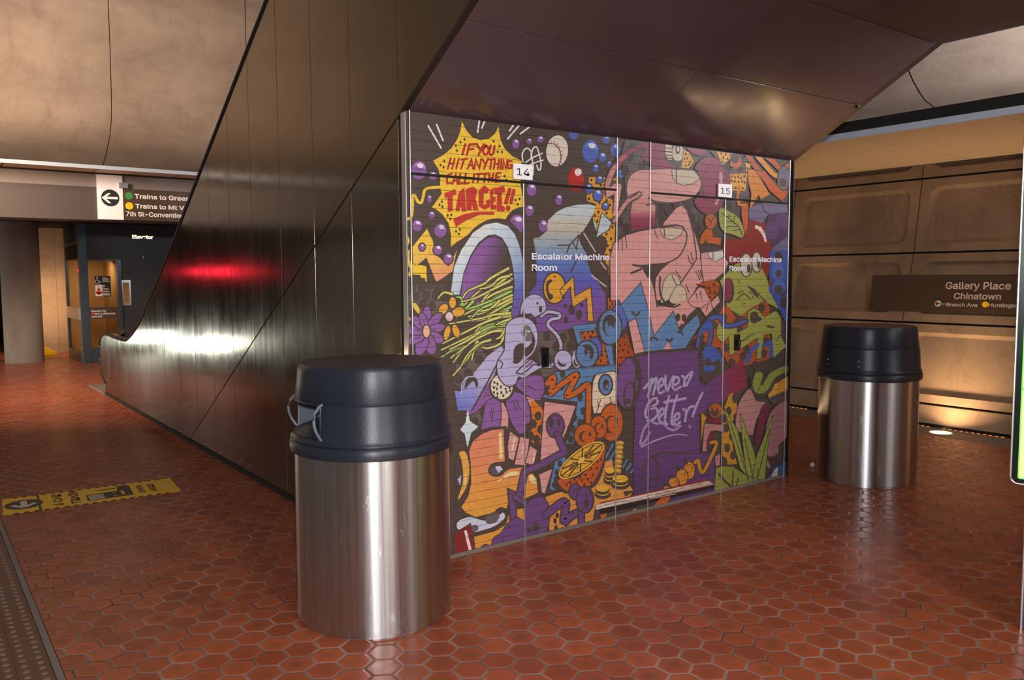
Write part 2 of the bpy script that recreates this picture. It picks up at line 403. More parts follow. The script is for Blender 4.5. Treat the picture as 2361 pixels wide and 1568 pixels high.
# ------------------------------------------------------------------ right-hand precast wall
XS = [(-0.05, 8.405), (0.0, 8.42), (0.22, 8.505), (1.05, 8.70), (1.80, 8.90), (2.61, 9.03), (2.78, 9.06), (3.3, 9.13)]
def wx(z):
    for (a, xa), (b, xb) in zip(XS, XS[1:]):
        if z <= b: return xa + (xb-xa)*(z-a)/(b-a)
    return XS[-1][1]
def wall_panels(y_lo, y_hi, joints, rows):
    mb = MB()
    def P(y, z, d=0): return (wx(z)+d, y, z)
    for za, zb, rec in rows:
        for ya, yb in zip(joints, joints[1:]):
            g = 0.007; a0, a1, b0, b1 = ya+g, yb-g, za+g*1.6, zb-g*1.6
            if not rec: 
                mb.poly([P(a0, b0), P(a0, b1), P(a1, b1), P(a1, b0)])
            else:
                cy, cz = (a0+a1)/2, (b0+b1)/2
                def loop(hy, hz, r, n=6):
                    pts = []
                    for qy, qz, s0 in ((1, 1, 0), (-1, 1, 90), (-1, -1, 180), (1, -1, 270)):
                        for i in range(n+1):
                            t = math.radians(s0 + 90*i/n); pts.append((cy+qy*(hy-r)+r*math.cos(t), cz+qz*(hz-r)+r*math.sin(t)))
                    return pts
                H, V = (a1-a0)/2, (b1-b0)/2
                defs = [(H, V, 0.001, 0), (H-0.10, V-0.085, 0.12, 0), (H-0.108, V-0.093, 0.112, 0.012), (H-0.126, V-0.118, 0.10, 0.050), (H-0.140, V-0.130, 0.09, 0.058)]
                rings = []
                for hy, hz, r, d in defs: rings.append([mb.bm.verts.new(P(y, z, d)) for y, z in loop(hy, hz, r)])
                for r0, r1 in zip(rings, rings[1:]):
                    n = len(r0)
                    for i in range(n): mb.f([r0[i], r0[(i+1) % n], r1[(i+1) % n], r1[i]])
                mb.f(rings[-1])
            # returns into the joints
            for p, q in (((a0, b0), (a0, b1)), ((a0, b1), (a1, b1)), ((a1, b1), (a1, b0)), ((a1, b0), (a0, b0))):
                mb.poly([P(*p), P(*q), P(*q, 0.07), P(*p, 0.07)])
    mb.mi = 1
    for (a, xa), (b, xb) in zip(XS, XS[1:]): mb.poly([(xa+0.075, y_lo, a), (xb+0.075, y_lo, b), (xb+0.075, y_hi, b), (xa+0.075, y_hi, a)])
    mb.poly([(XS[0][1]+0.3, y_lo, -0.05), (XS[-1][1]+0.3, y_lo, 3.3), (XS[-1][1]+0.3, y_hi, 3.3), (XS[0][1]+0.3, y_hi, -0.05)])
    return mb
joints = [4.63+1.585*k for k in range(-6, 9)]
wp = wall_panels(joints[0], joints[-1], joints, [(0.02, 0.22, False), (0.22, 1.05, True), (1.05, 1.80, True), (1.80, 2.61, True), (2.61, 3.28, True)])
wp.build('wall_right', [M['conc_wall'], M['darkgap']], kind='structure')
gr = MB(); gr.box((8.405, -4.8, -0.04), (8.42, 17, 0.012))
gr.build('baseboard_right', M['darkgap'], kind='structure')
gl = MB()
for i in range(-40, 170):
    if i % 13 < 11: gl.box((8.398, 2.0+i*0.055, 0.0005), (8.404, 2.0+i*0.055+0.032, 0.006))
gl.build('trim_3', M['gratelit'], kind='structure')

# canopy over the right-hand wall, its pale edge and the vault above
cb = MB()
ys = [4.10+1.22*k for k in range(-7, 9)]
for a, b in zip(ys, ys[1:]):
    for x0, x1 in ((6.765, 7.62), (7.62, 8.36), (8.36, 9.04)):
        cb.box((x0+0.003, a+0.003, 2.765), (x1-0.003, b-0.003, 2.785))
cb.mi = 1; cb.box((6.77, ys[0], 2.786), (9.2, ys[-1], 2.82))
cb.build('ceiling_right', [M['canopy'], M['darkgap']], kind='structure')
tr = MB(); tr.box((6.715, ys[0], 2.758), (6.762, ys[-1], 2.812)); tr.build('trim_4', M['whitetrim'], kind='structure')
dg = MB(); dg.box((6.80, ys[0], 2.825), (9.2, ys[-1], 2.92)); dg.build('trim_5', M['darkgap'], kind='structure')
VR = [(9.75, 2.93), (9.72, 3.2), (9.60, 3.38), (9.42, 3.45), (9.23, 3.50), (9.11, 3.57), (8.97, 3.67), (8.80, 3.83), (8.4, 4.25), (7.9, 4.85), (7.4, 5.5), (6.9, 6.2), (6.5, 7.0), (6.2, 8.2)]
vb = MB()
def vault_strip(mb, prof, lo, hi, axis):
    P = (lambda u, a, z: (a, u, z)) if axis == 'y' else (lambda u, a, z: (u, a, z))
    r0 = [mb.bm.verts.new(P(lo, a, z)) for a, z in prof]; r1 = [mb.bm.verts.new(P(hi, a, z)) for a, z in prof]
    for i in range(len(prof)-1): mb.f([r0[i], r0[i+1], r1[i+1], r1[i]])
for a, b in ((-6.0, 4.728), (4.742, 13.0)): vault_strip(vb, VR, a, b, 'y')
vb.mi = 1; vault_strip(vb, [(a+0.05, z+0.02) for a, z in VR], -6.0, 13.0, 'y')
vb.build('ceiling_vault_right', [M['conc_vault'], M['darkgap']], smooth=True, kind='structure')

# ------------------------------------------------------------------ far left: vault, canopy, beam, lobby
VL = [(17.4, 3.28), (16.9, 3.45), (16.5, 3.63), (16.14, 3.81), (15.83, 4.02), (15.66, 4.25), (15.59, 4.46), (15.54, 4.86), (15.50, 5.5), (15.49, 6.3), (15.45, 7.5), (15.3, 9.0)]
vb = MB()
for a, b in ((-7, 3.004), (3.016, 5.331), (5.343, 12)): vault_strip(vb, VL, a, b, 'x')
vb.mi = 1; vault_strip(vb, [(a+0.05, z+0.02) for a, z in VL], -7, 12, 'x')
vb.build('wall_far_vault', [M['conc_vault'], M['darkgap']], smooth=True, kind='structure')
t = MB(); t.box((-7, 13.58, 3.19), (12, 13.62, 3.245)); t.build('trim_6', M['whitetrim_dim'], kind='structure')
for i, xx in enumerate((2.55, 3.42, 3.86)): pass
cn = MB()
for i in range(-8, 12):
    cn.box((i*1.2+0.02, 13.625, 3.192), (i*1.2+1.196, 14.06, 3.205))
cn.mi = 1; cn.box((-7, 13.63, 3.206), (12, 17.5, 3.24)); cn.box((-7, 14.06, 3.175), (12, 14.12, 3.205))
cn.build('ceiling_left', [M['canopy'], M['darkgap']], kind='structure')
fa = MB(); fa.box((-7, 14.13, 2.47), (12, 14.65, 2.975)); fa.mi = 1; fa.box((-7, 14.135, 2.976), (12, 14.65, 3.174))
fa.build('trim_7', [M['fascia'], M['greyband']], kind='structure')
cl = MB(); cl.box((-7, 14.65, 2.62), (12, 27, 2.7)); cl.build('ceiling_lobby', M['darkgap'], kind='structure')
wb = MB(); wb.box((1.92, 19.6, 0), (2.575, 19.9, 2.62)); wb.box((2.58, 19.6, 0), (8.0, 19.9, 2.62)); wb.build('wall_lobby', M['conc_vault'], kind='structure')
wd = MB(); wd.box((-7, 26.9, -0.1), (1.92, 27.1, 2.62)); wd.box((1.92, 19.95, 0), (2.1, 26.9, 2.62)); wd.build('wall_back', M['slate'], kind='structure')

c = on(58, 838, 2, 0); cdir = Vector((c.x, c.y, 0)).normalized(); cc = c + cdir*0.33
cb = MB(); cb.lathe((cc.x, cc.y, 0), [(0.325, 0.0), (0.325, 2.62)], 48)
tag(cb.build('column', M['conc_col'], smooth=True), 'round grey concrete column left of the elevator', 'column')

wz = MB(); A_ = Vector((1.98, 18.95, 0)); 
wz.prism([(2.02, 18.75, 0.0), (2.46, 19.10, 0.0), (2.455, 19.10, 0.065), (2.02, 18.75, 0.30)], (-0.10, 0.16, 0.0))
tag(wz.build('caution_wedge', M['caution'], bevel=0.012), 'bright yellow wedge on the floor just behind the round concrete column', 'floor wedge')
# ------------------------------------------------------------------ direction sign on the far beam
def disc(mb, c, ax, up, rx, ry=None, n=40):
    ry = ry or rx; c = Vector(c)
    mb.poly([c + ax*rx*math.cos(2*math.pi*i/n) + up*ry*math.sin(2*math.pi*i/n) for i in range(n)])
def line(s, org, ax, up, cap, wid, bold, mat, parent, align='LEFT'):
    q = MB(); text_into(q, s, org, ax, up, cap, wid, bold, align); return q.build('lettering', mat, parent)
XV, YV, ZV = Vector((1, 0, 0)), Vector((0, 1, 0)), Vector((0, 0, 1))
ds = thing('direction_sign', (2.65, 14.1, 2.48), 'long dark overhead sign with white arrow panel and train directions', 'sign')
b_ = MB(); b_.box((2.835, 14.085, 2.482), (5.2, 14.127, 2.965)); b_.build('sign_board', M['signbrown'], ds)
b_ = MB(); b_.box((2.466, 14.08, 2.482), (2.830, 14.127, 3.168)); pn = b_.build('arrow_panel', M['signwhite'], ds); pn['label'] = 'white panel with black arrow disc'
b_ = MB(); b_.mi = 0; disc(b_, (2.648, 14.078, 2.815), XV, ZV, 0.130)
b_.build('arrow_disc', M['signblack'], pn)
b_ = MB(); ac = Vector((2.648, 14.0765, 2.815))
def P2(x, z): return ac + XV*x + ZV*z
b_.poly([P2(-0.125, 0.0), P2(-0.03, 0.072), P2(0.01, 0.072), P2(-0.055, 0.018), P2(0.108, 0.018), P2(0.108, -0.018), P2(-0.055, -0.018), P2(0.01, -0.082), P2(-0.03, -0.082)])
b_.build('arrow', M['signwhite'], pn)
for z, m in ((2.862, 'green'), (2.705, 'yellow')):
    b_ = MB(); disc(b_, (2.918, 14.083, z), XV, ZV, 0.057); o = b_.build('line_dot', M[m], ds); o['label'] = m + ' line dot'
line('Trains to Greenbelt', (3.00, 14.083, 2.828), XV, ZV, 0.094, 1.06, 0.020, M['signtext'], ds)
line('Trains to Mt Vernon Sq', (3.005, 14.083, 2.675), XV, ZV, 0.094, 1.22, 0.020, M['signtext'], ds)
line('7th St-Convention Ctr', (2.862, 14.083, 2.548), XV, ZV, 0.094, 1.05, 0.020, M['signtext'], ds)
b_ = MB(); b_.box((2.775, 14.05, 2.975), (2.905, 14.079, 3.06)); b_.build('hanger_bracket', M['silver'], ds)

# ------------------------------------------------------------------ elevator
ev = thing('elevator', (3.6, 17.5, 0), 'dark slate elevator enclosure with glass panels and lit lettering', 'elevator')
m_ = MB(); m_.box((3.30, 16.84, 0), (6.2, 18.6, 2.61)); m_.box((2.60, 16.84, 1.925), (3.30, 18.5, 2.61)); m_.build('cladding', M['slate'], ev)
m_ = MB()
m_.box((2.585, 16.80, 0), (2.73, 16.90, 2.60)); m_.box((3.228, 16.80, 0), (3.297, 16.90, 1.92)); m_.box((2.73, 16.80, 1.89), (3.228, 16.90, 1.92))
m_.box((2.73, 16.81, 0), (3.228, 16.89, 0.29))
m_.box((2.585, 18.36, 0), (2.64, 18.45, 2.60)); m_.box((2.585, 16.90, 0), (2.625, 18.36, 0.20)); m_.box((2.585, 16.90, 2.2), (2.62, 18.36, 2.24))
m_.build('frame', M['frame'], ev, bevel=0.004)
m_ = MB(); m_.box((2.575, 16.90, 0.80), (2.622, 18.36, 1.02)); m_.build('kick_rail', M['silver'], ev)
m_ = MB(); m_.box((2.73, 16.80, 0.822), (3.228, 16.87, 1.035)); rb = m_.build('door_rail', M['signbrown'], ev)
line('Elevator for', (2.757, 16.797, 0.945), XV, ZV, 0.046, 0.25, 0.02, M['signtext'], rb)
line('line to Glenmont', (2.815, 16.797, 0.895), XV, ZV, 0.046, 0.345, 0.02, M['signtext'], rb)
line('and exit', (2.757, 16.797, 0.845), XV, ZV, 0.046, 0.18, 0.02, M['signtext'], rb)
m_ = MB(); disc(m_, (2.780, 16.797, 0.915), XV, ZV, 0.024); m_.build('line_dot', M['red'], rb)
m_ = MB(); m_.box((2.73, 16.84, 1.036), (3.228, 16.85, 1.89)); m_.build('glass_pane', M['glass'], ev)
m_ = MB(); m_.box((2.73, 16.84, 0.29), (3.228, 16.85, 0.821)); m_.build('glass_pane', M['glass'], ev)
m_ = MB(); m_.box((2.60, 16.90, 1.02), (2.606, 18.36, 2.2)); m_.build('glass_pane', M['glass'], ev)
m_ = MB(); m_.box((2.60, 16.90, 0.20), (2.606, 18.36, 0.80)); m_.build('glass_pane', M['glass'], ev)
m_ = MB(); m_.box((3.293, 16.828, 1.055), (3.455, 16.84, 1.53)); gp = m_.build('call_panel', M['silver'], ev)
m_ = MB(); m_.box((3.318, 16.824, 1.10), (3.425, 16.828, 1.485)); m_.build('grille', M['mesh_tan'], gp)
m_ = MB(); text_into(m_, 'Elevator', (3.516, 16.832, 2.318), XV, ZV, 0.088, 0.375, 0.035); o = m_.build('lit_lettering', M['litletters'], ev); o['label'] = 'glowing white letters'
m_ = MB(); text_into(m_, '3', (3.682, 16.832, 1.945), XV, ZV, 0.06, None, 0.02); m_.build('floor_number', M['signtext'], ev)
m_ = MB(); m_.sphere((2.578, 16.86, 1.715), 0.018); o = m_.build('indicator_lamp', M['redlamp'], ev); o['label'] = 'small red lamp'
m_ = MB(); m_.box((2.64, 18.46, 0.05), (3.30, 18.48, 2.3)); m_.box((3.285, 16.92, 0.05), (3.299, 18.46, 2.3)); m_.build('cab_lining', M['cab'], ev)
nt = thing('notice_sign', (2.97, 16.83, 1.23), 'small black and white notice with wheelchair symbol on the elevator glass', 'notice')
m_ = MB(); m_.box((2.838, 16.825, 1.232), (3.108, 16.836, 1.608)); m_.build('board', M['signblack'], nt)
m_ = MB(); m_.box((2.842, 16.822, 1.238), (2.962, 16.825, 1.45)); pp = m_.build('white_panel', M['white'], nt)
m_ = MB()
for cx_, cz_, r in ((2.902, 1.355, 0.028), (2.876, 1.305, 0.03), (2.930, 1.305, 0.03), (2.902, 1.285, 0.03)): disc(m_, (cx_, 16.8215, cz_), XV, ZV, r, r*0.85, 16)
m_.poly([(2.88, 16.8213, 1.36), (2.924, 16.8213, 1.36), (2.902, 16.8213, 1.41)])
m_.build('warning_symbol', M['red'], pp)
m_ = MB()
disc(m_, (2.880, 16.823, 1.585), XV, ZV, 0.012, None, 12)
m_.tube([(2.880, 16.823, 1.57), (2.883, 16.823, 1.525), (2.915, 16.823, 1.522), (2.928, 16.823, 1.49), (2.945, 16.823, 1.496)], 0.006, 6)
m_.tube([(2.880+0.034*math.cos(a), 16.823, 1.507+0.034*math.sin(a)) for a in [math.radians(q) for q in range(110, 361, 20)]], 0.006, 6)
m_.build('wheelchair_symbol', M['white'], nt)
m_ = MB()
for i, w in enumerate((0.07, 0.10, 0.11, 0.11, 0.125)): m_.box((2.97, 16.823, 1.573-i*0.019), (2.97+w, 16.825, 1.582-i*0.019))
m_.box((2.972, 16.823, 1.405), (3.005, 16.825, 1.437))
for i, w in enumerate((0.10, 0.105, 0, 0.10, 0.115, 0, 0.11, 0.12, 0.125)):
    if w: m_.box((2.972, 16.823, 1.373-i*0.0155), (2.972+w, 16.825, 1.381-i*0.0155))
m_.build('small_print', M['signtext'], nt)

# ------------------------------------------------------------------ escalator housing
es = thing('escalator', (X0+1.6, 7.5, 0), 'large bronze-clad escalator rising over the painted machine room', 'escalator')
def sp(px): p = on(px[0], px[1], 0, X0); return (p.y, p.z)
newel = [sp(p) for p in ((243.5, 882), (236, 868), (233, 855), (230, 825), (230.3, 795), (232.5, 779), (236, 772), (243, 770), (256, 775))]
curve = [sp(p) for p in ((269, 780), (281, 784), (290, 784.5), (298, 778), (305, 769.5), (320, 747), (332, 723), (336.7, 711), (359, 662), (375.5, 621), (398, 560), (449, 424), (494, 304), (534, 201), (579, 94), (619, 0))]
# smooth the long straight flight
sl = [(y, z) for y, z in curve if y < 9.3]; n_ = len(sl); my = sum(q[0] for q in sl)/n_; mz = sum(q[1] for q in sl)/n_
k_ = sum((q[0]-my)*(q[1]-mz) for q in sl)/sum((q[0]-my)**2 for q in sl)
curve = [q for q in curve if q[0] >= 9.3] + [(8.6, mz+k_*(8.6-my)), (7.0, mz+k_*(7.0-my)), (3.2, mz+k_*(3.2-my)), (2.2, mz+k_*(2.2-my)), (-0.9, mz+k_*(2.2-my)+0.1)]
SOF_Z = 2.437; YB = 2.733; ZB = SOF_Z+(Y0-YB)*T30
side_top = [(12.17, 0.0), sp((243.3, 900))] + newel + curve
full = side_top + [(-0.9, ZB), (YB, ZB), (3.862, SOF_Z-0.03), (8.104, 0.0)]
lower = [(8.104-0.012, 0.0), (3.862, SOF_Z-0.044), (3.830, SOF_Z-0.044), (3.830, 0.0)]
cuts = [13.5, 11.75, 11.2, 10.62, 10.05, 9.46, 8.88, 8.30, 7.75, 7.20, 6.655, 6.143, 5.557, 4.975, 4.427, 3.857, 3.276, 2.70, 2.12, 1.5, 0.9, 0.3, -0.3, -1.2]
for hi, lo in zip(cuts, cuts[1:]):
    for outl, nm in ((full, 'cladding_panel'), (lower, 'base_panel')):
        q = clip(clip(outl, 0, lo+0.0022, 1), 0, hi-0.0022, -1)
        if len(q) < 3: continue
        ys_ = [p[0] for p in q]; zs_ = [p[1] for p in q]
        if max(ys_)-min(ys_) < 0.05 or max(zs_)-min(zs_) < 0.03: continue
        m_ = MB(); m_.prism([(X0, y, z) for y, z in q], (0.022, 0, 0)); m_.build(nm, M['bronze'], es, bevel=0.0018)
# truss body behind the cladding, step ramp and decks
tp = [(12.0, 0.03), (11.0, 0.05), (10.2, 0.22), (3.2, 4.26), (-0.9, 4.3), (-0.9, ZB+0.03), (YB, ZB+0.03), (3.845, SOF_Z+0.0), (3.845, 0.002), (12.0, 0.002)]
m_ = MB(); m_.prism([(X0+0.024, y, z) for y, z in tp], (3.29, 0, 0)); m_.build('truss', M['bronze_dark'], es)
m_ = MB(); m_.box((X0+0.12, 12.02, 0.001), (X0+1.3, 13.3, 0.012)); m_.build('landing_plate', M['silver'], es)
m_ = MB(); m_.box((X0-0.012, 12.19, 0.0008), (X0+0.115, 13.3, 0.010)); o = m_.build('landing_edge', M['silver'], es)
ft = [(y, z) for y, z in newel + curve]
m_ = MB(); m_.tube([(X0+0.012, y, z) for y, z in ft if y > -0.8], 0.021, 8, sx=1.3); m_.build('handrail', M['rubber'], es, smooth=True)
for xb in (1.22, 3.26):
    m_ = MB(); ip = clip(side_top + [(-0.9, ZB+1.3), (2.0, ZB+1.3), (10.2, 0.1), (11.5, 0.0)], 0, 12.9, -1)
    m_.prism([(X0+xb, y, z) for y, z in ip], (0.06, 0, 0)); m_.build('balustrade', M['bronze'], es)
    m_ = MB(); m_.tube([(X0+xb+0.03, y, z+0.012) for y, z in ft if y > -0.8], 0.032, 8, sx=1.3); m_.build('handrail', M['rubber'], es, smooth=True)
# inner balustrade return close behind the near newel
m_ = MB(); m_.prism([(X0+0.022, y, z) for y, z in clip(side_top + [(9.6, 0.6), (9.9, 0.3), (10.6, 0.0)], 0, 9.6, 1)], (0.09, 0, 0)); m_.build('newel_core', M['bronze'], es)
m_ = MB(); m_.tube([(X0+0.24, y, z) for y, z in ((11.9, 0.62), (12.10, 0.70), (12.13, 0.79), (12.06, 0.845), (11.9, 0.855), (11.5, 0.845), (11.0, 0.83), (10.5, 0.84))], 0.03, 8); m_.build('handrail', M['rubber'], es, smooth=True)
m_ = MB(); m_.box((X0+0.115, 10.0, 0.62), (X0+0.33, 12.05, 0.66)); m_.build('deck_cover', M['bronze'], es)
# soffit
XE = 5.448; XM = 3.777; YS = 3.258
def szz(y): return SOF_Z+(Y0-y)*T30
for ya, yb in ((Y0+0.03, YS), (YS, YB)):
    for xa, xb in ((X0+0.004, XM), (XM, XE)):
        g = 0.003; m_ = MB(); a, b = ya-g, yb+g
        m_.prism([(xa+g, a, szz(a)), (xb-g, a, szz(a)), (xb-g, b, szz(b)), (xa+g, b, szz(b))], (0, 0.006, 0.02)); m_.build('soffit_panel', M['bronze_soffit'], es, bevel=0.0015)
for ya, yb in ((YB, 1.62), (1.62, 0.5), (0.5, -0.9)):
    for xa, xb in ((X0+0.004, XM), (XM, XE)):
        g = 0.003; m_ = MB(); m_.box((xa+g, yb+g, ZB), (xb-g, ya-g, ZB+0.02)); m_.build('soffit_panel', M['bronze_soffit'], es, bevel=0.0015)
m_ = MB(); a, b = Y0+0.02, YB
m_.prism([(X0-0.001, a, szz(a)-0.006), (X0+0.033, a, szz(a)-0.006), (X0+0.033, b, szz(b)-0.006), (X0-0.001, b, szz(b)-0.006)], (0, 0.003, 0.012))
m_.box((X0-0.001, -0.9, ZB-0.006), (X0+0.033, YB, ZB+0.006)); m_.build('edge_strip', M['bronze_dark'], es)
m_ = MB(); L0, L1 = XE+0.002, XE+0.085; a, b = Y0+0.03, YB
m_.prism([(L0, a, szz(a)+0.012), (L1, a, szz(a)+0.012), (L1, b, szz(b)+0.012), (L0, b, szz(b)+0.012)], (0, 0.006, 0.03))
m_.box((L0, -0.9, ZB+0.012), (L1, YB, ZB+0.05)); m_.build('edge_lip', M['bronze'], es)
m_ = MB(); m_.box((5.42, YS-0.012, szz(YS)-0.004), (5.44, YS+0.012, szz(YS)-0.018)); m_.build('panel_clip', M['bronze_dark'], es)
m_ = MB(); m_.box((X0-0.010, 3.83, 0.001), (X0-0.001, 12.1, 0.035)); m_.build('kick_strip', M['joint'], es)

# ------------------------------------------------------------------ machine-room front and its two doors
def wxz(px, py): p = on(px, py, 1, Y0); return p.x, p.z
w_ = MB(); w_.box((X0+0.002, Y0, 0), (XE+0.012, Y0+0.022, SOF_Z-0.004)); w_.build('wall_machine_room', M['bronze_dark'], kind='structure')
bs = MB(); bs.box((X0, Y0-0.016, 0), (XE+0.012, Y0-0.001, 0.022)); bs.build('baseboard_machine_room', M['granite'], kind='structure')
PF = Y0-0.019   # front of the printed film
DZ = 2.106
def vstrip(mb, px, z0, z1, w=0.008, d=0.008):
    x = wxz(px[0], px[1])[0]; mb.box((x-w/2, PF-d, z0), (x+w/2, PF+0.008, z1))
cor = MB(); cor.box((X0-0.001, PF-0.004, 0), (X0+0.004, Y0+0.02, SOF_Z-0.02)); cor.build('trim_8', M['silver'], kind='structure')
cor = MB(); cor.box((XE+0.004, PF-0.010, 0), (XE+0.016, Y0+0.02, SOF_Z-0.005)); cor.build('trim_9', M['bronze_dark'], kind='structure')
def door(nm, left, mid, right, plate, plate_px, txt_px, handle_px, lock):
    xl, xm, xr = wxz(*left)[0], wxz(*mid)[0], wxz(*right)[0]
    d = MB(); d.box((xl, Y0-0.009, 0.02), (xr, Y0-0.0005, DZ)); D = d.build(nm, M['bronze_dark'], kind='structure')
    for x, top in ((xl, 2.43), (xm, DZ-0.006), (xr, 2.43)):
        m_ = MB(); m_.tube([(x, PF-0.001, 0.0), (x, PF-0.001, top)], 0.0042, 12)
        m_.build('edge_trim', M['silver'], D, smooth=True)
    m_ = MB(); m_.box((xl+0.01, PF-0.004, DZ-0.006), (xr-0.006, PF+0.004, DZ+0.006)); m_.build('head_joint', M['joint'], D)
    (a, za), (b, zb) = wxz(*plate_px[0]), wxz(*plate_px[1])
    m_ = MB(); m_.box((a, PF-0.014, zb), (b, PF-0.004, za)); pl = m_.build('number_plate', M['plateplastic'], D); pl['label'] = 'white number plate'
    m_ = MB(); text_into(m_, plate, ((a+b)/2-0.002, PF-0.0150, zb+0.022), XV, ZV, (za-zb)*0.66, (b-a)*0.70, 0.0, 'CENTER'); m_.build('number', M['signblack'], pl)
    for s, p0, p1, capp in txt_px:
        (a, za), (b, zb) = wxz(*p0), wxz(*p1)
        lt = line(s, (a, PF-0.0025, za), XV, ZV, capp, b-a, 0.024, M['letterwhite'], D); lt['label'] = 'white door lettering'
    (a, za), (b, zb) = wxz(*handle_px[0]), wxz(*handle_px[1])
    m_ = MB(); m_.box((a, PF-0.006, zb), (b, PF+0.002, za)); h = m_.build('handle', M['black_gloss'], D, bevel=0.002)
    m_ = MB(); w_ = b-a; m_.tube([((a+b)/2, PF-0.022, zb+0.03), ((a+b)/2, PF-0.022, zb+(za-zb)*0.66)], w_*0.16, 10); m_.box((a+w_*0.2, PF-0.012, zb+0.01), (b-w_*0.2, PF-0.005, zb+0.022))
    m_.build('lever', M['black_gloss'], h)
    if lock:
        for (lx, lz), r, dz in ((wxz(1208, 763), 0.034, 0.010), (wxz(1212, 775), 0.026, 0.0125)):
            m_ = MB(); n = 32
            m_.prism([(lx+r*math.cos(2*math.pi*i/n), PF-dz, lz+r*math.sin(2*math.pi*i/n)) for i in range(n)], (0, 0.006, 0)); lk = m_.build('lock_rose', M['silver'], D, bevel=0.002)
        m_ = MB(); lx, lz = wxz(1211, 764); m_.sphere((lx, PF-0.018, lz), (0.010, 0.010, 0.013)); m_.build('lock_cylinder', M['silver'], D, smooth=True)
    return D
door('door_1', (941.5, 400), (1203, 600), (1416.5, 700), '14', ((1177, 378), (1220, 417)),
     (('Escalator Machine', (1221, 598), (1401, 599), 0.049), ('Room', (1221, 624), (1279, 627), 0.049)), ((1244, 802), (1260, 845)), True)
door('door_2', (1494, 440), (1664.5, 640), (1811, 640), '15', ((1649, 424), (1679, 457)),
     (('Escalator Machine', (1676, 603), (1797, 606), 0.049), ('Room', (1676, 624.5), (1716, 628), 0.049)), ((1688, 771), (1700, 807)), False)

# ------------------------------------------------------------------ litter bins
def bin_at(cx, cy, open_deg, label, front):
    t_ = thing('trash_bin', (cx, cy, 0), label, 'trash can', 'round steel bins with black domed lids')
    c0 = (cx, cy, 0); R = 0.356
    m_ = MB(); m_.lathe(c0, [(R-0.012, 0.0), (R-0.012, 0.012), (R, 0.014), (R, 0.80)], 128); m_.build('steel_body', M['steel'], t_, smooth=True)
    o1, hw = math.radians(open_deg), math.radians(33)
    def skip(a, z):
        if not front or not (0.872 < z < 1.018): return False
        return any(abs((a-o+math.pi) % (2*math.pi)-math.pi) < hw for o in (o1, o1+math.pi))
    prof = [(0.366, 0.786), (0.374, 0.790), (0.377, 0.805), (0.377, 0.826), (0.372, 0.834), (0.366, 0.840), (0.372, 0.846), (0.372, 0.853), (0.366, 0.860), (0.362, 0.872), (0.352, 1.018), (0.349, 1.021), (0.344, 1.024), (0.345, 1.030), (0.347, 1.034), (0.332, 1.160), (0.327, 1.174), (0.318, 1.181)]
    m_ = MB(); m_.lathe(c0, prof, 128, skip, caps=False); ld = m_.build('lid', M['lidplastic'], t_, smooth=True, recalc=False)
    m_ = MB(); m_.lathe(c0, [(0.318, 1.1805), (0.24, 1.185), (0.12, 1.188), (0.002, 1.189)], 96, caps=False); tp_ = m_.build('lid_top', M['lidtop'], t_, smooth=True, recalc=False)
    if front:
        for o in (o1, o1+math.pi):
            rr = 0.353; n = 14
            arc = [o-hw+2*hw*i/n for i in range(n+1)]
            p = lambda a, r, z: (cx+r*math.cos(a), cy+r*math.sin(a), z)
            m_ = MB()
            inn = 0.20
            q = [p(o-hw, rr+0.004, 0.875), p(o-hw*1.2, inn, 0.935), p(o-hw*1.2, inn, 1.018), p(o-hw, rr-0.006, 1.018)]; m_.poly(q)
            q = [p(o+hw, rr+0.004, 0.875), p(o+hw, rr-0.006, 1.018), p(o+hw*1.2, inn, 1.018), p(o+hw*1.2, inn, 0.935)]; m_.poly(q)
            m_.poly([p(o-hw*1.2, inn, 0.935), p(o+hw*1.2, inn, 0.935), p(o+hw*1.2, inn, 1.0), p(o-hw*1.2, inn, 1.0)])
            m_.mi = 1
            for a, b in zip(arc, arc[1:]):
                fa_, fb_ = (a-o)*1.2+o, (b-o)*1.2+o
                m_.poly([p(a, rr+0.006, 0.873), p(b, rr+0.006, 0.873), p(fb_, inn, 0.935), p(fa_, inn, 0.935)])
                m_.poly([p(a, rr-0.008, 1.019), p(fa_, inn, 1.019), p(fb_, inn, 1.019), p(b, rr-0.008, 1.019)])
            m_.build('chute', [M['lidinner'], M['lidplastic']], ld)
            for sgn in (-1, 1) if o == o1 else ():
                aa = o+sgn*hw
                m_ = MB(); m_.tube([p(aa, r, z) for r, z in ((0.352, 0.874), (0.348, 1.02))], 0.006, 8); m_.build('jamb_edge', M['strap'], ld)
                m_ = MB(); m_.tube([p(aa+sgn*0.02, r, z) for r, z in ((0.350, 1.024), (0.372, 1.016), (0.394, 0.994), (0.404, 0.965), (0.402, 0.938), (0.390, 0.908), (0.368, 0.878), (0.352, 0.866))], 0.0065, 8); hp = m_.build('hoop', M['strap'], ld, smooth=True); hp['label'] = 'thin grey curved hoop'
    else:
        for px0, py0 in ((1910, 828), (1980, 834)):
            for i in range(3):
                az = None
                d = ray(px0-i*0.8, py0+i*12); dx, dy = d.x, d.y
                # first hit with the lid cone
                A = dx*dx+dy*dy; B = -2*(dx*cx+dy*cy); rad = 0.358; Cc = cx*cx+cy*cy-rad*rad
                tt = (-B-math.sqrt(B*B-4*A*Cc))/(2*A)
                m_ = MB(); m_.sphere(EYE+d*tt, 0.0065, 8, 6); m_.build('rivet', M['silver'], ld, smooth=True)
    return t_
b1 = bin_at(1.7255, 3.4325, 172, 'nearest round steel trash bin, black lid with side opening and grey hoops', True)
b2 = bin_at(5.915, 3.4, 0, 'farther steel trash bin with plain riveted black lid, right of the painted doors', False)

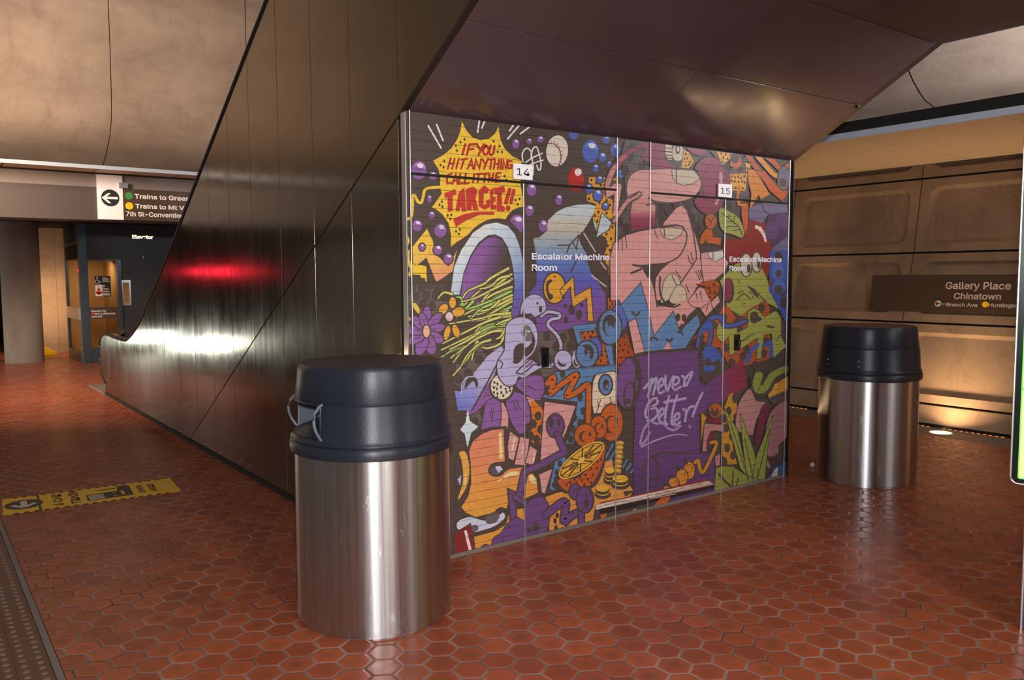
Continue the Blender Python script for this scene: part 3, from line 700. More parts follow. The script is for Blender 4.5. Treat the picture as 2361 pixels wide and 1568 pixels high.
# ------------------------------------------------------------------ station name sign on the wall
def ws(px, py): return on(px, py, 0, 8.66)
wl = Vector(((wx(1.72)-wx(1.10))*0.55, 0, 0.62)).normalized()      # up the leaning wall
def wsp(px, py):
    # point on the leaning sign face
    d = ray(px, py); n = Vector((-wl.z, 0, wl.x)); p0 = Vector((wx(1.36)-0.062, 0, 1.36))
    return EYE + d*((p0-EYE).dot(n)/d.dot(n))
sn = thing('station_name_sign', wsp(2200, 720), 'brown wall sign with pale lettering "Gallery Place Chinatown"', 'sign')
a, b = wsp(2012, 634), wsp(2004, 715); W_ = 2.6; zc = (a+b)/2; ln = Vector((0, -1, 0)); nn = Vector((wl.z, 0, -wl.x))
hh = (a-b).dot(wl)/2
m_ = MB(); m_.obox(zc + ln*W_/2 + nn*0.012, ln, wl, nn, W_/2, hh, 0.011); m_.build('board', M['signbrown'], sn)
for s, p, q, cap in (('Gallery Place', (2180, 666), (2331, 666), 0.098), ('Chinatown', (2199, 689), (2308, 689), 0.085)):
    u, v = wsp(*p), wsp(*q); line(s, u-nn*0.004, ln, wl, cap, abs(u.y-v.y), 0.014, M['signtext2'], sn)
u, v = wsp(2182, 706), wsp(2254, 707); line('Branch Ave', u-nn*0.004, ln, wl, 0.05, abs(u.y-v.y), 0.014, M['signtext2'], sn)
u, v = wsp(2279, 707.5), wsp(2356, 709); line('Huntington', u-nn*0.004, ln, wl, 0.05, abs(u.y-v.y), 0.014, M['signtext2'], sn)
m_ = MB(); disc(m_, wsp(2163, 700)-nn*0.004, ln, wl, 0.034); ad = m_.build('arrow_disc', M['signtext2'], sn)
m_ = MB(); o_ = wsp(2163, 700)-nn*0.0055
m_.obox(o_, ln, wl, nn, 0.024, 0.005, 0.0004)
for s in (1, -1):
    dd = (ln+wl*s).normalized(); m_.obox(o_-ln*0.022+dd*0.012, dd, dd.cross(nn), nn, 0.014, 0.005, 0.0004)
m_.build('arrow', M['signbrown'], ad)
for px, mm in (((2176, 701), 'green'), ((2272, 702), 'yellow')):
    m_ = MB(); disc(m_, wsp(*px)-nn*0.004, ln, wl, 0.022 if mm == 'green' else 0.03, 0.016 if mm == 'green' else 0.03); o = m_.build('line_dot', M[mm], sn); o['label'] = mm + ' line dot'

# ------------------------------------------------------------------ uplights in the granite strip
def uplight(y, label, on_):
    t_ = thing('uplight', (8.18, y, 0), label, 'floor light')
    m_ = MB(); m_.lathe((8.18, y, 0), [(0.115, 0.0), (0.112, 0.004), (0.098, 0.004)], 32, caps=False); m_.build('ring', M['silver'], t_)
    m_ = MB(); disc(m_, (8.18, y, 0.003), XV, YV, 0.098, None, 32); m_.build('lens', M['uplens'], t_)
    area('uplight_lamp', (8.18, y, 0.02), (8.95, y, 2.7), 0.16, 16, (1.0, 0.68, 0.38), spread=140)
uplight(3.925, 'round glowing floor light in the granite strip right of the far bin', True)
ul = MB()
for y in (0.75, 7.10, 10.3): disc(ul, (8.18, y, 0.003), XV, YV, 0.098, None, 32)
ul.build('trim_10', M['uplens'], kind='structure')
for y in (0.75, 7.10, 10.3): area('uplight_lamp', (8.18, y, 0.02), (8.95, y, 2.7), 0.16, 16, (1.0, 0.68, 0.38), spread=140)

# ------------------------------------------------------------------ lit display kiosk at the right edge
kd = Vector((0.30, -0.954, 0)).normalized(); kn = Vector((kd.y, -kd.x, 0))
kb = on(2329, 1113, 1, 1.5); kx, ky = kb.x, kb.y
ks = thing('display_kiosk', (kx+0.55, ky, 0), 'tall black display kiosk with glowing yellow-green screen at the right edge', 'display')
def rr_loop(x0, x1, z0, z1, r, off, n=6):
    pts = []
    for cx_, cz_, s0 in ((x1-r, z1-r, 0), (x0+r, z1-r, 90), (x0+r, z0+r, 180), (x1-r, z0+r, 270)):
        for i in range(n+1):
            t = math.radians(s0+90*i/n); pts.append(Vector((kx, ky, 0)) + kd*(cx_+r*math.cos(t)) + kn*off + ZV*(cz_+r*math.sin(t)))
    return pts
KZ0, KZ1 = kb.z, kb.z+1.55
m_ = MB(); m_.prism(rr_loop(0, 1.1, KZ0, KZ1, 0.03, 0.0), -kn*0.10); m_.build('housing', M['black_gloss'], ks)
m_ = MB(); m_.tube(rr_loop(0, 1.1, KZ0, KZ1, 0.03, 0.002) + [rr_loop(0, 1.1, KZ0, KZ1, 0.03, 0.002)[0]], 0.0045, 8); m_.build('bezel', M['silver'], ks, smooth=True)
m_ = MB(); m_.prism(rr_loop(0.026, 1.07, KZ0+0.022, KZ1-0.06, 0.008, 0.004), -kn*0.003); m_.build('screen_border', M['screen_green'], ks)
m_ = MB(); m_.prism(rr_loop(0.031, 1.063, KZ0+0.027, KZ0+0.40, 0.006, 0.006), -kn*0.0015); m_.prism(rr_loop(0.031, 1.063, KZ0+0.41, KZ1-0.064, 0.006, 0.006), -kn*0.0015); m_.build('screen', M['screen'], ks)
m_ = MB(); pb = on(2351, 1452, 2, 0)
o_ = Vector((pb.x, pb.y, 0)); m_.obox(o_ + kd*0.32 - kn*0.04 + ZV*(KZ0/2-0.0), kd, kn, ZV, 0.32, 0.03, KZ0/2); m_.build('post', M['bezel'], ks, bevel=0.006)
m_ = MB(); m_.tube([o_ + kd*0.004 - kn*0.008 + ZV*z for z in (0.0, KZ0)], 0.007, 8); m_.build('post_trim', M['silver'], ks, smooth=True)

# ------------------------------------------------------------------ floor sticker
fd = thing('floor_sticker', (1.026, 6.498, 0), 'yellow floor sticker reading "6 CAR TRAIN ENDS HERE" beside the tactile strip', 'floor sticker')
fd.rotation_euler.z = math.radians(-4.0)
FX0, FX1, FY0, FY1 = 0.466, 1.586, 6.256, 6.740
m_ = MB(); m_.poly([(FX0, FY0, 0.0012), (FX1, FY0, 0.0012), (FX1, FY1, 0.0012), (FX0, FY1, 0.0012)]); m_.mi = 1; z_ = 0.0018
ne = 19; st = (FX1-FX0)/ne
for i in range(1, ne-1):
    x = FX0+i*st
    m_.poly([(x, FY1+0.001, z_), (x+st*0.15, FY1-0.028, z_), (x+st*0.62, FY1-0.028, z_), (x+st*0.5, FY1+0.001, z_)])
    m_.poly([(x, FY0-0.001, z_), (x+st*0.5, FY0-0.001, z_), (x+st*0.62, FY0+0.028, z_), (x+st*0.15, FY0+0.028, z_)])
m_.build('film', [M['decal'], M['decalk']], fd, recalc=False)
m_ = MB(); disc(m_, (0.592, 6.50, z_), XV, YV, 0.118, 0.132); z_ += 0.0003; m_.poly([(0.676, FY0, z_), (0.692, FY0, z_), (0.692, FY1, z_), (0.676, FY1, z_)]); m_.build('arrow_disc', M['decalk'], fd)
m_ = MB(); zz = 0.0024
def bar(p, q, w):
    p, q = Vector((*p, zz)), Vector((*q, zz)); d = (q-p).normalized(); n = Vector((-d.y, d.x, 0))*w/2
    m_.poly([p-n, q-n, q+n, p+n])
bar((0.592, 6.595), (0.592, 6.43), 0.04); zz += 0.0003
bar((0.589, 6.405), (0.522, 6.505), 0.034); zz += 0.0003; bar((0.589, 6.405), (0.662, 6.505), 0.034)
m_.build('arrow', M['decalw'], fd)
for s, x, y, c_, w_ in (('6 CAR', 0.825, 6.333, 0.076, 0.345), ('TRAIN', 0.930, 6.32, 0.074, 0.39), ('ENDS', 1.360, 6.39, 0.055, 0.235), ('HERE', 1.441, 6.375, 0.058, 0.255)):
    line(s, (x, y, z_), YV, -XV, c_, w_, 0.03, M['decalk'], fd)
m_ = MB(); m_.poly([(0.977, 6.347, z_), (1.275, 6.357, z_), (1.281, 6.675, z_), (1.197, 6.685, z_), (1.190, 6.54, z_), (0.979, 6.522, z_)]); m_.build('train_picture', M['decalk'], fd)
m_ = MB(); m_.poly([(1.045, 6.615, z_), (1.185, 6.615, z_), (1.185, 6.645, z_), (1.075, 6.635, z_)]); m_.build('pointer_picture', M['decalk'], fd)
m_ = MB()
for y in (6.365, 6.415, 6.465): m_.poly([(0.99, y, 0.0026), (1.09, y, 0.0026), (1.09, y+0.034, 0.0026), (0.99, y+0.034, 0.0026)])
m_.mi = 1
for x, y in ((1.15, 6.39), (1.15, 6.48)): m_.poly([(x, y, 0.0026), (x+0.022, y, 0.0026), (x+0.022, y+0.02, 0.0026), (x, y+0.02, 0.0026)])
m_.poly([(1.205, 6.40, 0.0026), (1.225, 6.40, 0.0026), (1.225, 6.53, 0.0026), (1.205, 6.53, 0.0026)])
m_.build('train_front', [M['decalw'], M['decal']], fd)
m_ = MB(); m_.poly([(1.495, 6.47, z_), (1.525, 6.47, z_), (1.525, 6.56, z_), (1.495, 6.56, z_)]); m_.build('maker_mark', M['decalw'], fd)

# small crumpled paper by the far bin
m_ = MB(); m_.sphere((5.90, 3.852, 0.018), (0.020, 0.018, 0.018), 9, 7)
for v in m_.bm.verts: v.co += Vector((random.uniform(-1, 1), random.uniform(-1, 1), random.uniform(-0.3, 1)))*0.003
tag(m_.build('paper_ball', M['paper']), 'tiny crumpled white paper ball on the tiles beside the far bin', 'paper')
# ------------------------------------------------------------------ the mural: flat printed shapes on the machine-room front
class Mural:
    def __init__(s):
        s.bm = bmesh.new(); s.lay = s.bm.loops.layers.float_color.new('paint'); s.n = 0; s.o = (0, 0, 1)
    def at(s, ox, oy, sc): s.o = (ox, oy, sc)
    def num(s, t):
        v = [float(q) for q in t.replace(',', ' ').split()] if isinstance(t, str) else list(t)
        return [(v[i], v[i+1]) for i in range(0, len(v), 2)]
    def smooth(s, p, closed=True, k=5):
        n = len(p); out = []
        for i in range(n if closed else n-1):
            g = lambda j: p[j % n] if closed else p[min(max(j, 0), n-1)]
            a, b, c, d = g(i-1), g(i), g(i+1), g(i+2)
            for q in range(k):
                t = q/k; t2, t3 = t*t, t*t*t
                out.append(tuple(0.5*(2*b[m]+(c[m]-a[m])*t+(2*a[m]-5*b[m]+4*c[m]-d[m])*t2+(3*b[m]-a[m]-3*c[m]+d[m])*t3) for m in (0, 1)))
        if not closed: out.append(p[-1])
        return out
    def face(s, pts, col, dn=0):
        """pts in zoom pixels; col rgb or function(pt)->rgb"""
        if len(pts) < 3: return
        y = Y0-0.0098-(s.n+dn)*0.0000055
        vs = []
        for q in pts:
            d = ray(s.o[0]+q[0]/s.o[2], s.o[1]+q[1]/s.o[2]); t = (Y0-EYE.y)/d.y; w = EYE+d*t
            vs.append(s.bm.verts.new((w.x, y, w.z)))
        try: f = s.bm.faces.new(vs)
        except ValueError: return
        for l, q in zip(f.loops, pts): l[s.lay] = (*lin(col(q) if callable(col) else col), 1)
    def p(s, col, t, sm=0):
        pts = s.num(t)
        if sm: pts = s.smooth(pts)
        s.n += 1; s.face(pts, col)
    def grad(s, stops, t, a, b, sm=0, bands=7):
        """outline with a colour run along the line a->b"""
        pts = s.num(t)
        if sm: pts = s.smooth(pts)
        ax, ay = b[0]-a[0], b[1]-a[1]; L2 = ax*ax+ay*ay
        pr = [(x, yy, ((x-a[0])*ax+(yy-a[1])*ay)/L2) for x, yy in pts]
        def colr(q):
            u = min(max(((q[0]-a[0])*ax+(q[1]-a[1])*ay)/L2, 0), 1)*(len(stops)-1); i = min(int(u), len(stops)-2); f = u-i
            return tuple(stops[i][k]*(1-f)+stops[i+1][k]*f for k in range(3))
        s.n += 1
        nb = bands*(len(stops)-1)
        for tri in tessellate_polygon([[Vector((x, yy, 0)) for x, yy, _ in pr]]):
            for i in range(nb):
                q = [pr[j] for j in tri]
                if i > 0: q = clip(q, 2, i/nb, 1)
                if i < nb-1: q = clip(q, 2, (i+1)/nb, -1)
                s.face([(x, yy) for x, yy, _ in q], colr)
    def e(s, col, cx, cy, rx, ry, rot=0, n=26):
        c, d = math.cos(math.radians(rot)), math.sin(math.radians(rot)); s.n += 1
        s.face([(cx+rx*math.cos(2*math.pi*i/n)*c-ry*math.sin(2*math.pi*i/n)*d, cy+rx*math.cos(2*math.pi*i/n)*d+ry*math.sin(2*math.pi*i/n)*c) for i in range(n)], col)
    def st(s, col, w, t, sm=1, w2=None, cap=True):
        pts = s.num(t)
        if sm and len(pts) > 2: pts = s.smooth(pts, False, 5)
        s.n += 1; n = len(pts); w2 = w if w2 is None else w2; L, R = [], []
        for i in range(n):
            a, b = pts[max(i-1, 0)], pts[min(i+1, n-1)]; dx, dy = b[0]-a[0], b[1]-a[1]; l = math.hypot(dx, dy) or 1
            h = (w+(w2-w)*i/max(n-1, 1))/2; x, y = pts[i]
            if 0 < i < n-1 and not sm:
                p0, p1 = pts[i-1], pts[i+1]; u = (x-p0[0], y-p0[1]); v = (p1[0]-x, p1[1]-y); lu, lv = math.hypot(*u) or 1, math.hypot(*v) or 1
                cs = ((u[0]*v[0]+u[1]*v[1])/lu/lv); h = h/max(math.sqrt(max((1+cs)/2, 0.02)), 0.35)
                tx, ty = u[0]/lu+v[0]/lv, u[1]/lu+v[1]/lv; lt = math.hypot(tx, ty)
                if lt > 1e-3: dx, dy, l = tx, ty, lt
            L.append((x-dy/l*h, y+dx/l*h)); R.append((x+dy/l*h, y-dx/l*h))
        for i in range(n-1): s.face([L[i], L[i+1], R[i+1], R[i]], col, (i % 4)*0.24)
        if cap:
            s.n += 1
            for q, hh in ((pts[0], w/2), (pts[-1], w2/2)):
                if hh > 4: s.face([(q[0]+hh*math.cos(k*math.pi/4), q[1]+hh*math.sin(k*math.pi/4)) for k in range(8)], col)
    def dots(s, col, t, rx, ry, rot=0):
        s.n += 1
        for x, y in s.num(t): s.n -= 0.6; s.e(col, x, y, rx, ry, rot, 14)
    def bub(s, col, cx, cy, rx, ry, ring=11, hi=(232, 226, 232)):
        s.e(K, cx, cy, rx+ring, ry+ring); s.e(col, cx, cy, rx, ry)
        s.e(tuple(min(255, c*1.22+12) for c in col), cx+rx*.12, cy-ry*.30, rx*.72, ry*.55)
        s.e(col, cx-rx*.1, cy+ry*.08, rx*.78, ry*.6)
        s.e(hi, cx+rx*.18, cy-ry*.50, rx*.42, ry*.26, 14, 14)
    def ol(s, col, w, t, sm=1, kc=None):
        """filled outline with a dark contour of width w"""
        pts = s.num(t)
        if sm: pts = s.smooth(pts)
        flat = [c for q in pts+[pts[0]] for c in q]
        s.st(kc or K, w, flat, 0, None, False); s.n += 1; s.face(pts, col)

K = (84, 71, 64); KD = (72, 58, 54)
Y = (240, 196, 62); R = (188, 56, 48); V = (142, 96, 158); VD = (104, 70, 112); LA = (186, 178, 212); BL = (82, 104, 186)
BB = (98, 134, 178); O = (214, 120, 48); RU = (190, 92, 46); PK = (218, 156, 150); MG = (142, 60, 84); G = (160, 162, 78)
GL = (166, 208, 104); YG = (214, 210, 112); WH = (232, 226, 222); CR = (214, 196, 168); AM = (222, 158, 54); S = (108, 95, 92)
IC = (196, 210, 218); DR = (132, 44, 38); PE = (226, 142, 106); SD = (98, 84, 84)
mu = Mural(); st, p, e, g_, dots, bub, ol = mu.st, mu.p, mu.e, mu.grad, mu.dots, mu.bub, mu.ol
mu.at(0, 0, 1)
p(K, '915 230 1835 345 1835 1130 1060 1310 900 1350')

# ---- dotted grey grounds
mu.at(900, 240, 3.7333)
p(S, '85 1560 560 1560 560 1760 420 1820 90 1760'); dots(K, '180 1570 262 1580 330 1560 400 1600 470 1570 130 1620 215 1650 300 1650 380 1650 450 1660 130 1740 270 1720 350 1740', 36, 42)
p(S, '1440 1700 1440 1720 1590 2200 1700 2300 1300 2350 1240 2000'); dots(K, '1335 1990 1300 2120 1480 2010 1540 2080 1420 2090 1500 2160 1350 2200 1560 1980', 34, 48)
p(S, '560 2240 740 2080 900 2050 980 2080 700 2360 600 2440 540 2400'); dots(K, '700 2140 620 2230 830 2120 760 2200 660 2320 580 2360', 40, 48)
p(S, '700 2630 830 2560 800 2760 660 2850'); dots(K, '790 2640 720 2740 760 2800', 34, 50)

# ---- burst
for t in ('318 190 428 380', '390 178 445 315', '760 130 742 245', '808 135 780 208', '1055 175 1018 232', '1105 180 1000 302', '1187 200 1110 258'): st(WH, 14, t)
p(Y, '608 150 628 195 650 235 700 290 765 312 840 300 890 260 922 195 930 250 938 300 955 345 975 385 1040 450 1120 490 1112 560 1112 690 1125 780 1150 880 1090 892 1040 915 1000 960 980 1000 800 1010 640 1140 560 1190 512 1230 515 1130 495 1030 440 950 385 905 350 890 380 850 410 805 435 770 425 740 420 690 422 640 405 560 360 490 450 440 520 380 570 300 595 230')
st(Y, 24, '440 716 340 722 288 742 275 800 258 848 230 842 208 800 190 785 183 830 182 900 168 975 125 992 80 985')
dots(KD, '630 305 595 330 555 360 566 402 880 322 930 365 915 412 952 415 455 490 423 527 450 545 975 622 962 660 988 655 435 840 415 868 440 885 1068 828 1102 818 1088 865 485 960 516 955 508 990 590 1080 557 1097 580 1120', 9, 12)
RT_ = (182, 52, 44)
for t in ('637 348 612 435', '672 350 650 437', '672 350 735 346', '663 392 706 388', '738 352 764 396', '798 348 750 440', '812 362 792 392 796 428 816 436 834 412 834 378 816 360', '856 360 842 418 858 440 878 420 888 364'): st(RT_, 20, t)
for t in ('512 468 486 558', '545 472 522 560', '498 516 538 512', '580 472 558 556', '600 480 655 472', '627 476 600 558', '655 560 690 478 703 560', '668 532 700 526', '715 560 727 480 758 556 772 476', '784 475 806 516', '832 472 796 560', '838 480 888 476', '863 478 850 560', '893 478 880 560', '928 478 916 560', '886 520 920 516', '948 478 938 562', '957 562 965 484 985 560 998 484', '1036 494 1012 490 998 520 1006 556 1032 552 1036 526 1018 526'): st(RT_, 17, t, 0)
for t in ('522 598 492 610 476 650 482 686 514 680', '525 690 555 600 570 690', '535 660 566 656', '592 600 580 688 616 684', '641 600 630 688 666 682', '712 604 704 676', '730 606 776 600', '753 603 742 674', '786 604 832 598', '808 602 798 674', '844 600 836 672', '878 597 868 670', '840 640 872 634', '940 594 904 598 894 672 936 668', '898 636 930 632'): st(RT_, 17, t, 0)
RB = (196, 60, 50)
for t in ('455 770 550 735 562 778 527 790 527 920 488 930 484 800 464 812', '552 922 580 760 628 722 642 925 606 925 602 890 590 890 586 922', '648 918 640 735 700 712 742 742 722 812 748 910 708 916 692 862 688 916', '752 745 800 700 845 738 820 772 794 770 792 870 820 862 814 832 848 820 850 885 800 910 752 880', '848 742 894 715 898 762 874 775 874 802 896 800 896 836 876 842 878 870 908 868 908 906 856 908', '884 730 970 704 980 760 948 766 952 900 926 926 906 912 910 772 890 778'): ol(RB, 8, t, 0, (226, 150, 60))
st(RB, 34, '1018 738 986 850'); e(RB, 956, 902, 23, 24); st(RB, 30, '1054 745 1028 850'); e(RB, 1004, 898, 20, 26)
p(RB, '530 990 620 950 740 925 885 930 885 955 760 955 650 1000 555 1060', 0)
# ---- bubbles
for b in ((237, 572, 65, 80), (358, 620, 33, 36), (97, 820, 17, 25), (327, 815, 20, 30), (346, 957, 26, 32), (222, 1047, 42, 48), (422, 1090, 52, 60), (1070, 345, 30, 42), (1185, 323, 23, 26), (1282, 305, 27, 30), (1080, 1035, 66, 82)): bub(V, *b)
# ---- baseball, scribble, blue and red balls
e(K, 1425, 405, 104, 145, 6); e((228, 214, 200), 1425, 405, 94, 134, 6)
st((60, 40, 40), 7, '1338 345 1395 345 1440 385 1458 445 1452 500 1436 535')
for x, y, a in ((1350, 335, 60), (1375, 332, 70), (1400, 338, 80), (1425, 355, 110), (1442, 380, 130), (1455, 410, 150), (1462, 440, 170), (1460, 470, 190), (1454, 500, 200), (1444, 525, 210)):
    q = math.radians(a); st((165, 56, 50), 6, (x-13*math.cos(q), y-18*math.sin(q), x+13*math.cos(q), y+18*math.sin(q)), 0)
for t in ('1132 500 1126 430 1160 382 1195 402 1205 450 1220 540 1218 600 1205 630', '1200 470 1215 392 1243 370 1262 402 1285 500 1282 560 1266 570 1250 530', '1155 502 1225 458 1298 425', '1168 540 1230 508 1304 485'): st(WH, 12, t)
p(AM, '1700 630 1850 632 1862 680 1850 720 1835 740 1850 800 1905 830 1900 925 1925 1000 1920 1200 1885 1330 1890 1400 1880 1540 1865 1500 1870 1400 1830 1350 1830 1300 1845 1260 1860 1180 1830 1150 1770 1100 1730 990 1740 940 1760 860 1682 835 1680 790 1720 740 1695 690')
p(AM, '1870 680 1905 640 1950 632 1900 700 1870 720')
dots(KD, '1720 655 1760 680 1800 700 1840 660 1725 720 1745 820 1700 815 1790 850 1850 830 1880 870 1780 930 1810 960 1850 940 1750 960 1770 1010 1880 1000 1790 1050 1870 1080 1900 1060 1850 1120 1890 1160 1860 1220 1880 1260 1850 1300 1860 1340 1880 640 1915 670', 10, 14)
for b in ((1567, 262, 38, 45), (1713, 408, 70, 98), (1848, 305, 30, 38), (1925, 395, 40, 58), (1815, 460, 30, 42), (1757, 552, 24, 32), (1873, 517, 17, 26), (1975, 600, 28, 38), (1790, 650, 26, 30), (1697, 730, 28, 40), (1775, 785, 38, 50), (1840, 880, 24, 30)): bub(BL, *b)
g_([(192, 44, 40), (188, 44, 40), (128, 56, 48)], [c for i in range(28) for c in (1588+70*math.cos(i*math.pi/14), 655+106*math.sin(i*math.pi/14))], (1588, 560), (1588, 765), 0, 4)
e((240, 226, 222), 1606, 588, 30, 32, 30)
for b in ((1205, 740, 40, 55), (1188, 917, 34, 48), (1440, 825, 30, 45), (1305, 1050, 38, 52)): bub(V, *b)
# ---- horn of plenty
p(K, '480 1640 520 1420 580 1250 690 1090 800 1010 900 985 1010 1005 1090 1080 1150 1180 1190 1320 1215 1480 1215 1800 1040 2100 900 2000 480 1700', 1)
g_([IC, (196, 186, 168), (150, 168, 180), (96, 124, 186), (96, 96, 178), (124, 88, 160), (128, 84, 150)], '1220 1155 1270 1150 1340 1090 1345 1005 1420 930 1500 890 1600 868 1700 865 1755 880 1735 950 1690 1030 1655 1085 1610 1135 1625 1200 1700 1330 1690 1370 1715 1450 1840 1590 1845 1870 1700 1880 1450 1960 1180 1960 1150 1800 1190 1620 1245 1560 1252 1400 1240 1280', (1400, 900), (1400, 1850), 0, 4)
p(K, '1655 1085 1725 1000 1770 1110 1850 1150 1830 1300 1850 1400 1900 1560 1845 1640 1720 1450 1695 1370 1705 1330 1625 1200')
for t in ('1430 1216 1532 1214 1612 1130', '1532 1214 1510 1275', '1612 1128 1590 1250 1560 1190', '1600 1330 1545 1440', '1690 1360 1610 1300'): st(K, 12, t, 0)
for t in ('1655 1112 1752 1270', '1722 1475 1845 1570', '1800 1360 1845 1420', '1150 0'): 
    if len(t.split()) > 2: st((206, 180, 182), 12, t, 0)
ol((186, 204, 208), 16, '1810 940 1890 1020 1865 1080 1765 1145', 0); ol(IC, 10, '1730 985 1765 1040 1760 1090', 0)
g_([WH, (206, 218, 226), (186, 200, 216), (150, 172, 206), (96, 110, 186), (120, 86, 150)], '510 1640 540 1400 600 1260 700 1110 800 1040 900 1020 1000 1050 1060 1120 1100 1220 1130 1350 1145 1600 1120 1760 1060 1880 1020 1840 1050 1700 1060 1560 1050 1430 1030 1330 1000 1230 950 1150 890 1122 830 1130 750 1190 680 1300 620 1450 585 1640', (560, 1200), (1130, 1800), 0, 5)
g_([V, V, (110, 78, 116), K, K], '600 1640 620 1470 690 1310 755 1210 830 1152 890 1142 945 1170 990 1240 1020 1340 1042 1450 1052 1600 1040 1740 1000 1900 760 1900 600 1700', (640, 1420), (1000, 1560), 0, 4)
# ---- stalks and flowers
stalks = ['1005 1415 860 1495 800 1545 720 1580 640 1625 590 1730', '1030 1465 900 1535 760 1605 610 1745', '1035 1505 930 1560 800 1625 640 1745', '1035 1575 880 1635 720 1735 560 1775', '1035 1645 900 1705 760 1745 620 1815', '1035 1695 900 1775 780 1835 500 1890', '1030 1745 920 1795 800 1845', '1025 1825 900 1835 700 1865 500 1890', '1015 1855 880 1895 700 1985 430 2115', '1005 1935 820 1955 640 2065 430 2175', '975 1965 935 2060 830 2100 780 2090', '900 1915 740 1975 600 2105 510 2185', '820 2035 720 2105 690 2205', '700 2025 620 2105 530 2225', '740 2045 640 2205 530 2335', '520 1635 450 1622 400 1672', '610 1730 600 1670 560 1660', '980 1500 860 1600 780 1700 720 1800', '1000 1780 860 1830 720 1960', '1028 1600 900 1660 820 1700', '960 1890 840 1900 760 1940', '940 1830 800 1880 640 1960 440 2060', '1020 1520 880 1590 720 1670 600 1700', '1030 1610 860 1690 700 1750 580 1790', '1034 1672 920 1730 800 1790 660 1830', '1020 1800 900 1810 760 1845 560 1880', '1000 1900 860 1925 720 2010 560 2090', '990 1880 820 1930 660 2030 470 2150', '960 1950 860 1960 700 2040 560 2150', '930 1690 850 1760 740 1790', '860 1720 760 1770 680 1850', '1010 1480 930 1500 850 1570 760 1590', '760 1960 640 2040 500 2110', '850 2030 760 2060 660 2150 600 2250', '700 1700 640 1760 560 1840', '1028 1850 960 1870 900 1900', '980 1930 940 2000 900 2020']
for i, t in enumerate(stalks): st(K, 34, t, 1, 26); st((YG, YG, GL, YG, YG, (196, 206, 104), GL)[i % 7], 21, t, 1, 10)
for c in ((525, 1709, 28, 48, 0), (575, 1789, 54, 38, -14), (445, 1765, 50, 34, -55), (555, 1954, 27, 58, -18), (478, 1969, 24, 62, 14)): e(K, c[0], c[1], c[2]+10, c[3]+10, c[4]); e((226, 164, 60), *c)
e(K, 497, 1829, 42, 48); e((226, 190, 184), 497, 1829, 32, 38)
for x, y, a in ((120, 1840, 20), (112, 1910, 5), (120, 2040, -20), (215, 1755, 60), (330, 2060, 85)): e(K, x, y, 62, 30, a); e((224, 190, 74), x, y, 52, 20, a)
for a, ln, w in ((-88, 150, 36), (-48, 145, 34), (-14, 120, 34), (28, 120, 40), (72, 140, 46), (112, 150, 46), (150, 130, 40), (184, 130, 36), (222, 125, 34), (252, 110, 30)):
    q = math.radians(a); cx, cy = 300+math.cos(q)*(ln*.5+28), 1956+math.sin(q)*(ln*.62+30); e(K, cx, cy, ln*.62+10, w+10, a); e((146, 98, 164), cx, cy, ln*.62, w, a); st(K, 5, (300+math.cos(q)*50, 1956+math.sin(q)*60, cx, cy))
e(K, 300, 1956, 40, 62); e((232, 176, 146), 300, 1956, 28, 52)
# ---- yellow scrap and drips at the left edge
g_([Y, (236, 184, 92), (228, 150, 116)], '305 1075 355 1180 375 1290 420 1330 490 1400 565 1255 545 1330 525 1440 390 1530 370 1500 300 1320 225 1390 185 1380 180 1230', (300, 1150), (400, 1530), 0, 5)
p((Y), '80 1364 150 1344 200 1390 285 1384 300 1404 303 1529 293 1529 285 1494 262 1499 240 1469 190 1469 170 1454 155 1494 140 1454 80 1469'); e(K, 130, 1425, 30, 34); p(K, '225 1385 300 1320 310 1400 250 1385')
p(Y, '85 1060 100 1110 140 1125 155 1180 140 1230 85 1270'); p(Y, '85 1290 155 1255 155 1345 85 1370'); e(K, 95, 1190, 16, 26)
for b in ((262, 1232, 24, 30), (397, 1257, 35, 42), (487, 1330, 38, 45)): bub(V, *b)
# ---- petals under the head
ol(V, 16, '1080 2384 1180 2344 1290 2344 1312 2454 1270 2546 1180 2514 1080 2434'); st(K, 8, '1110 2420 1200 2440'); st(K, 8, '1170 2420 1240 2460')
p(PK, '1140 2510 1230 2540 1190 2600'); p(PK, '930 2560 960 2570 1005 2660 1000 2790 960 2790 920 2790')
ol(V, 16, '890 2294 840 2370 780 2440 640 2654 700 2660 790 2590 870 2510'); dots(K, '810 2480 830 2500 800 2510 850 2470 820 2450', 6, 9)
ol(V, 16, '820 2560 930 2550 925 2790 850 2810 775 2830 790 2700'); st(K, 7, '880 2610 860 2740'); st(K, 7, '860 2620 845 2700')
ol(V, 18, '985 2524 1060 2474 1150 2524 1188 2644 1180 2764 1120 2836 1060 2784 1010 2674'); st(K, 7, '1040 2550 1080 2640'); st(K, 7, '1070 2540 1110 2630')
e(K, 950, 2434, 112, 124); e((228, 212, 190), 948, 2430, 94, 108);
dots(KD, '885 2395 910 2405 880 2440 905 2450 940 2435 980 2450 1015 2440 880 2480 910 2490 945 2480 990 2475 1020 2465 910 2520 960 2510', 9, 12)
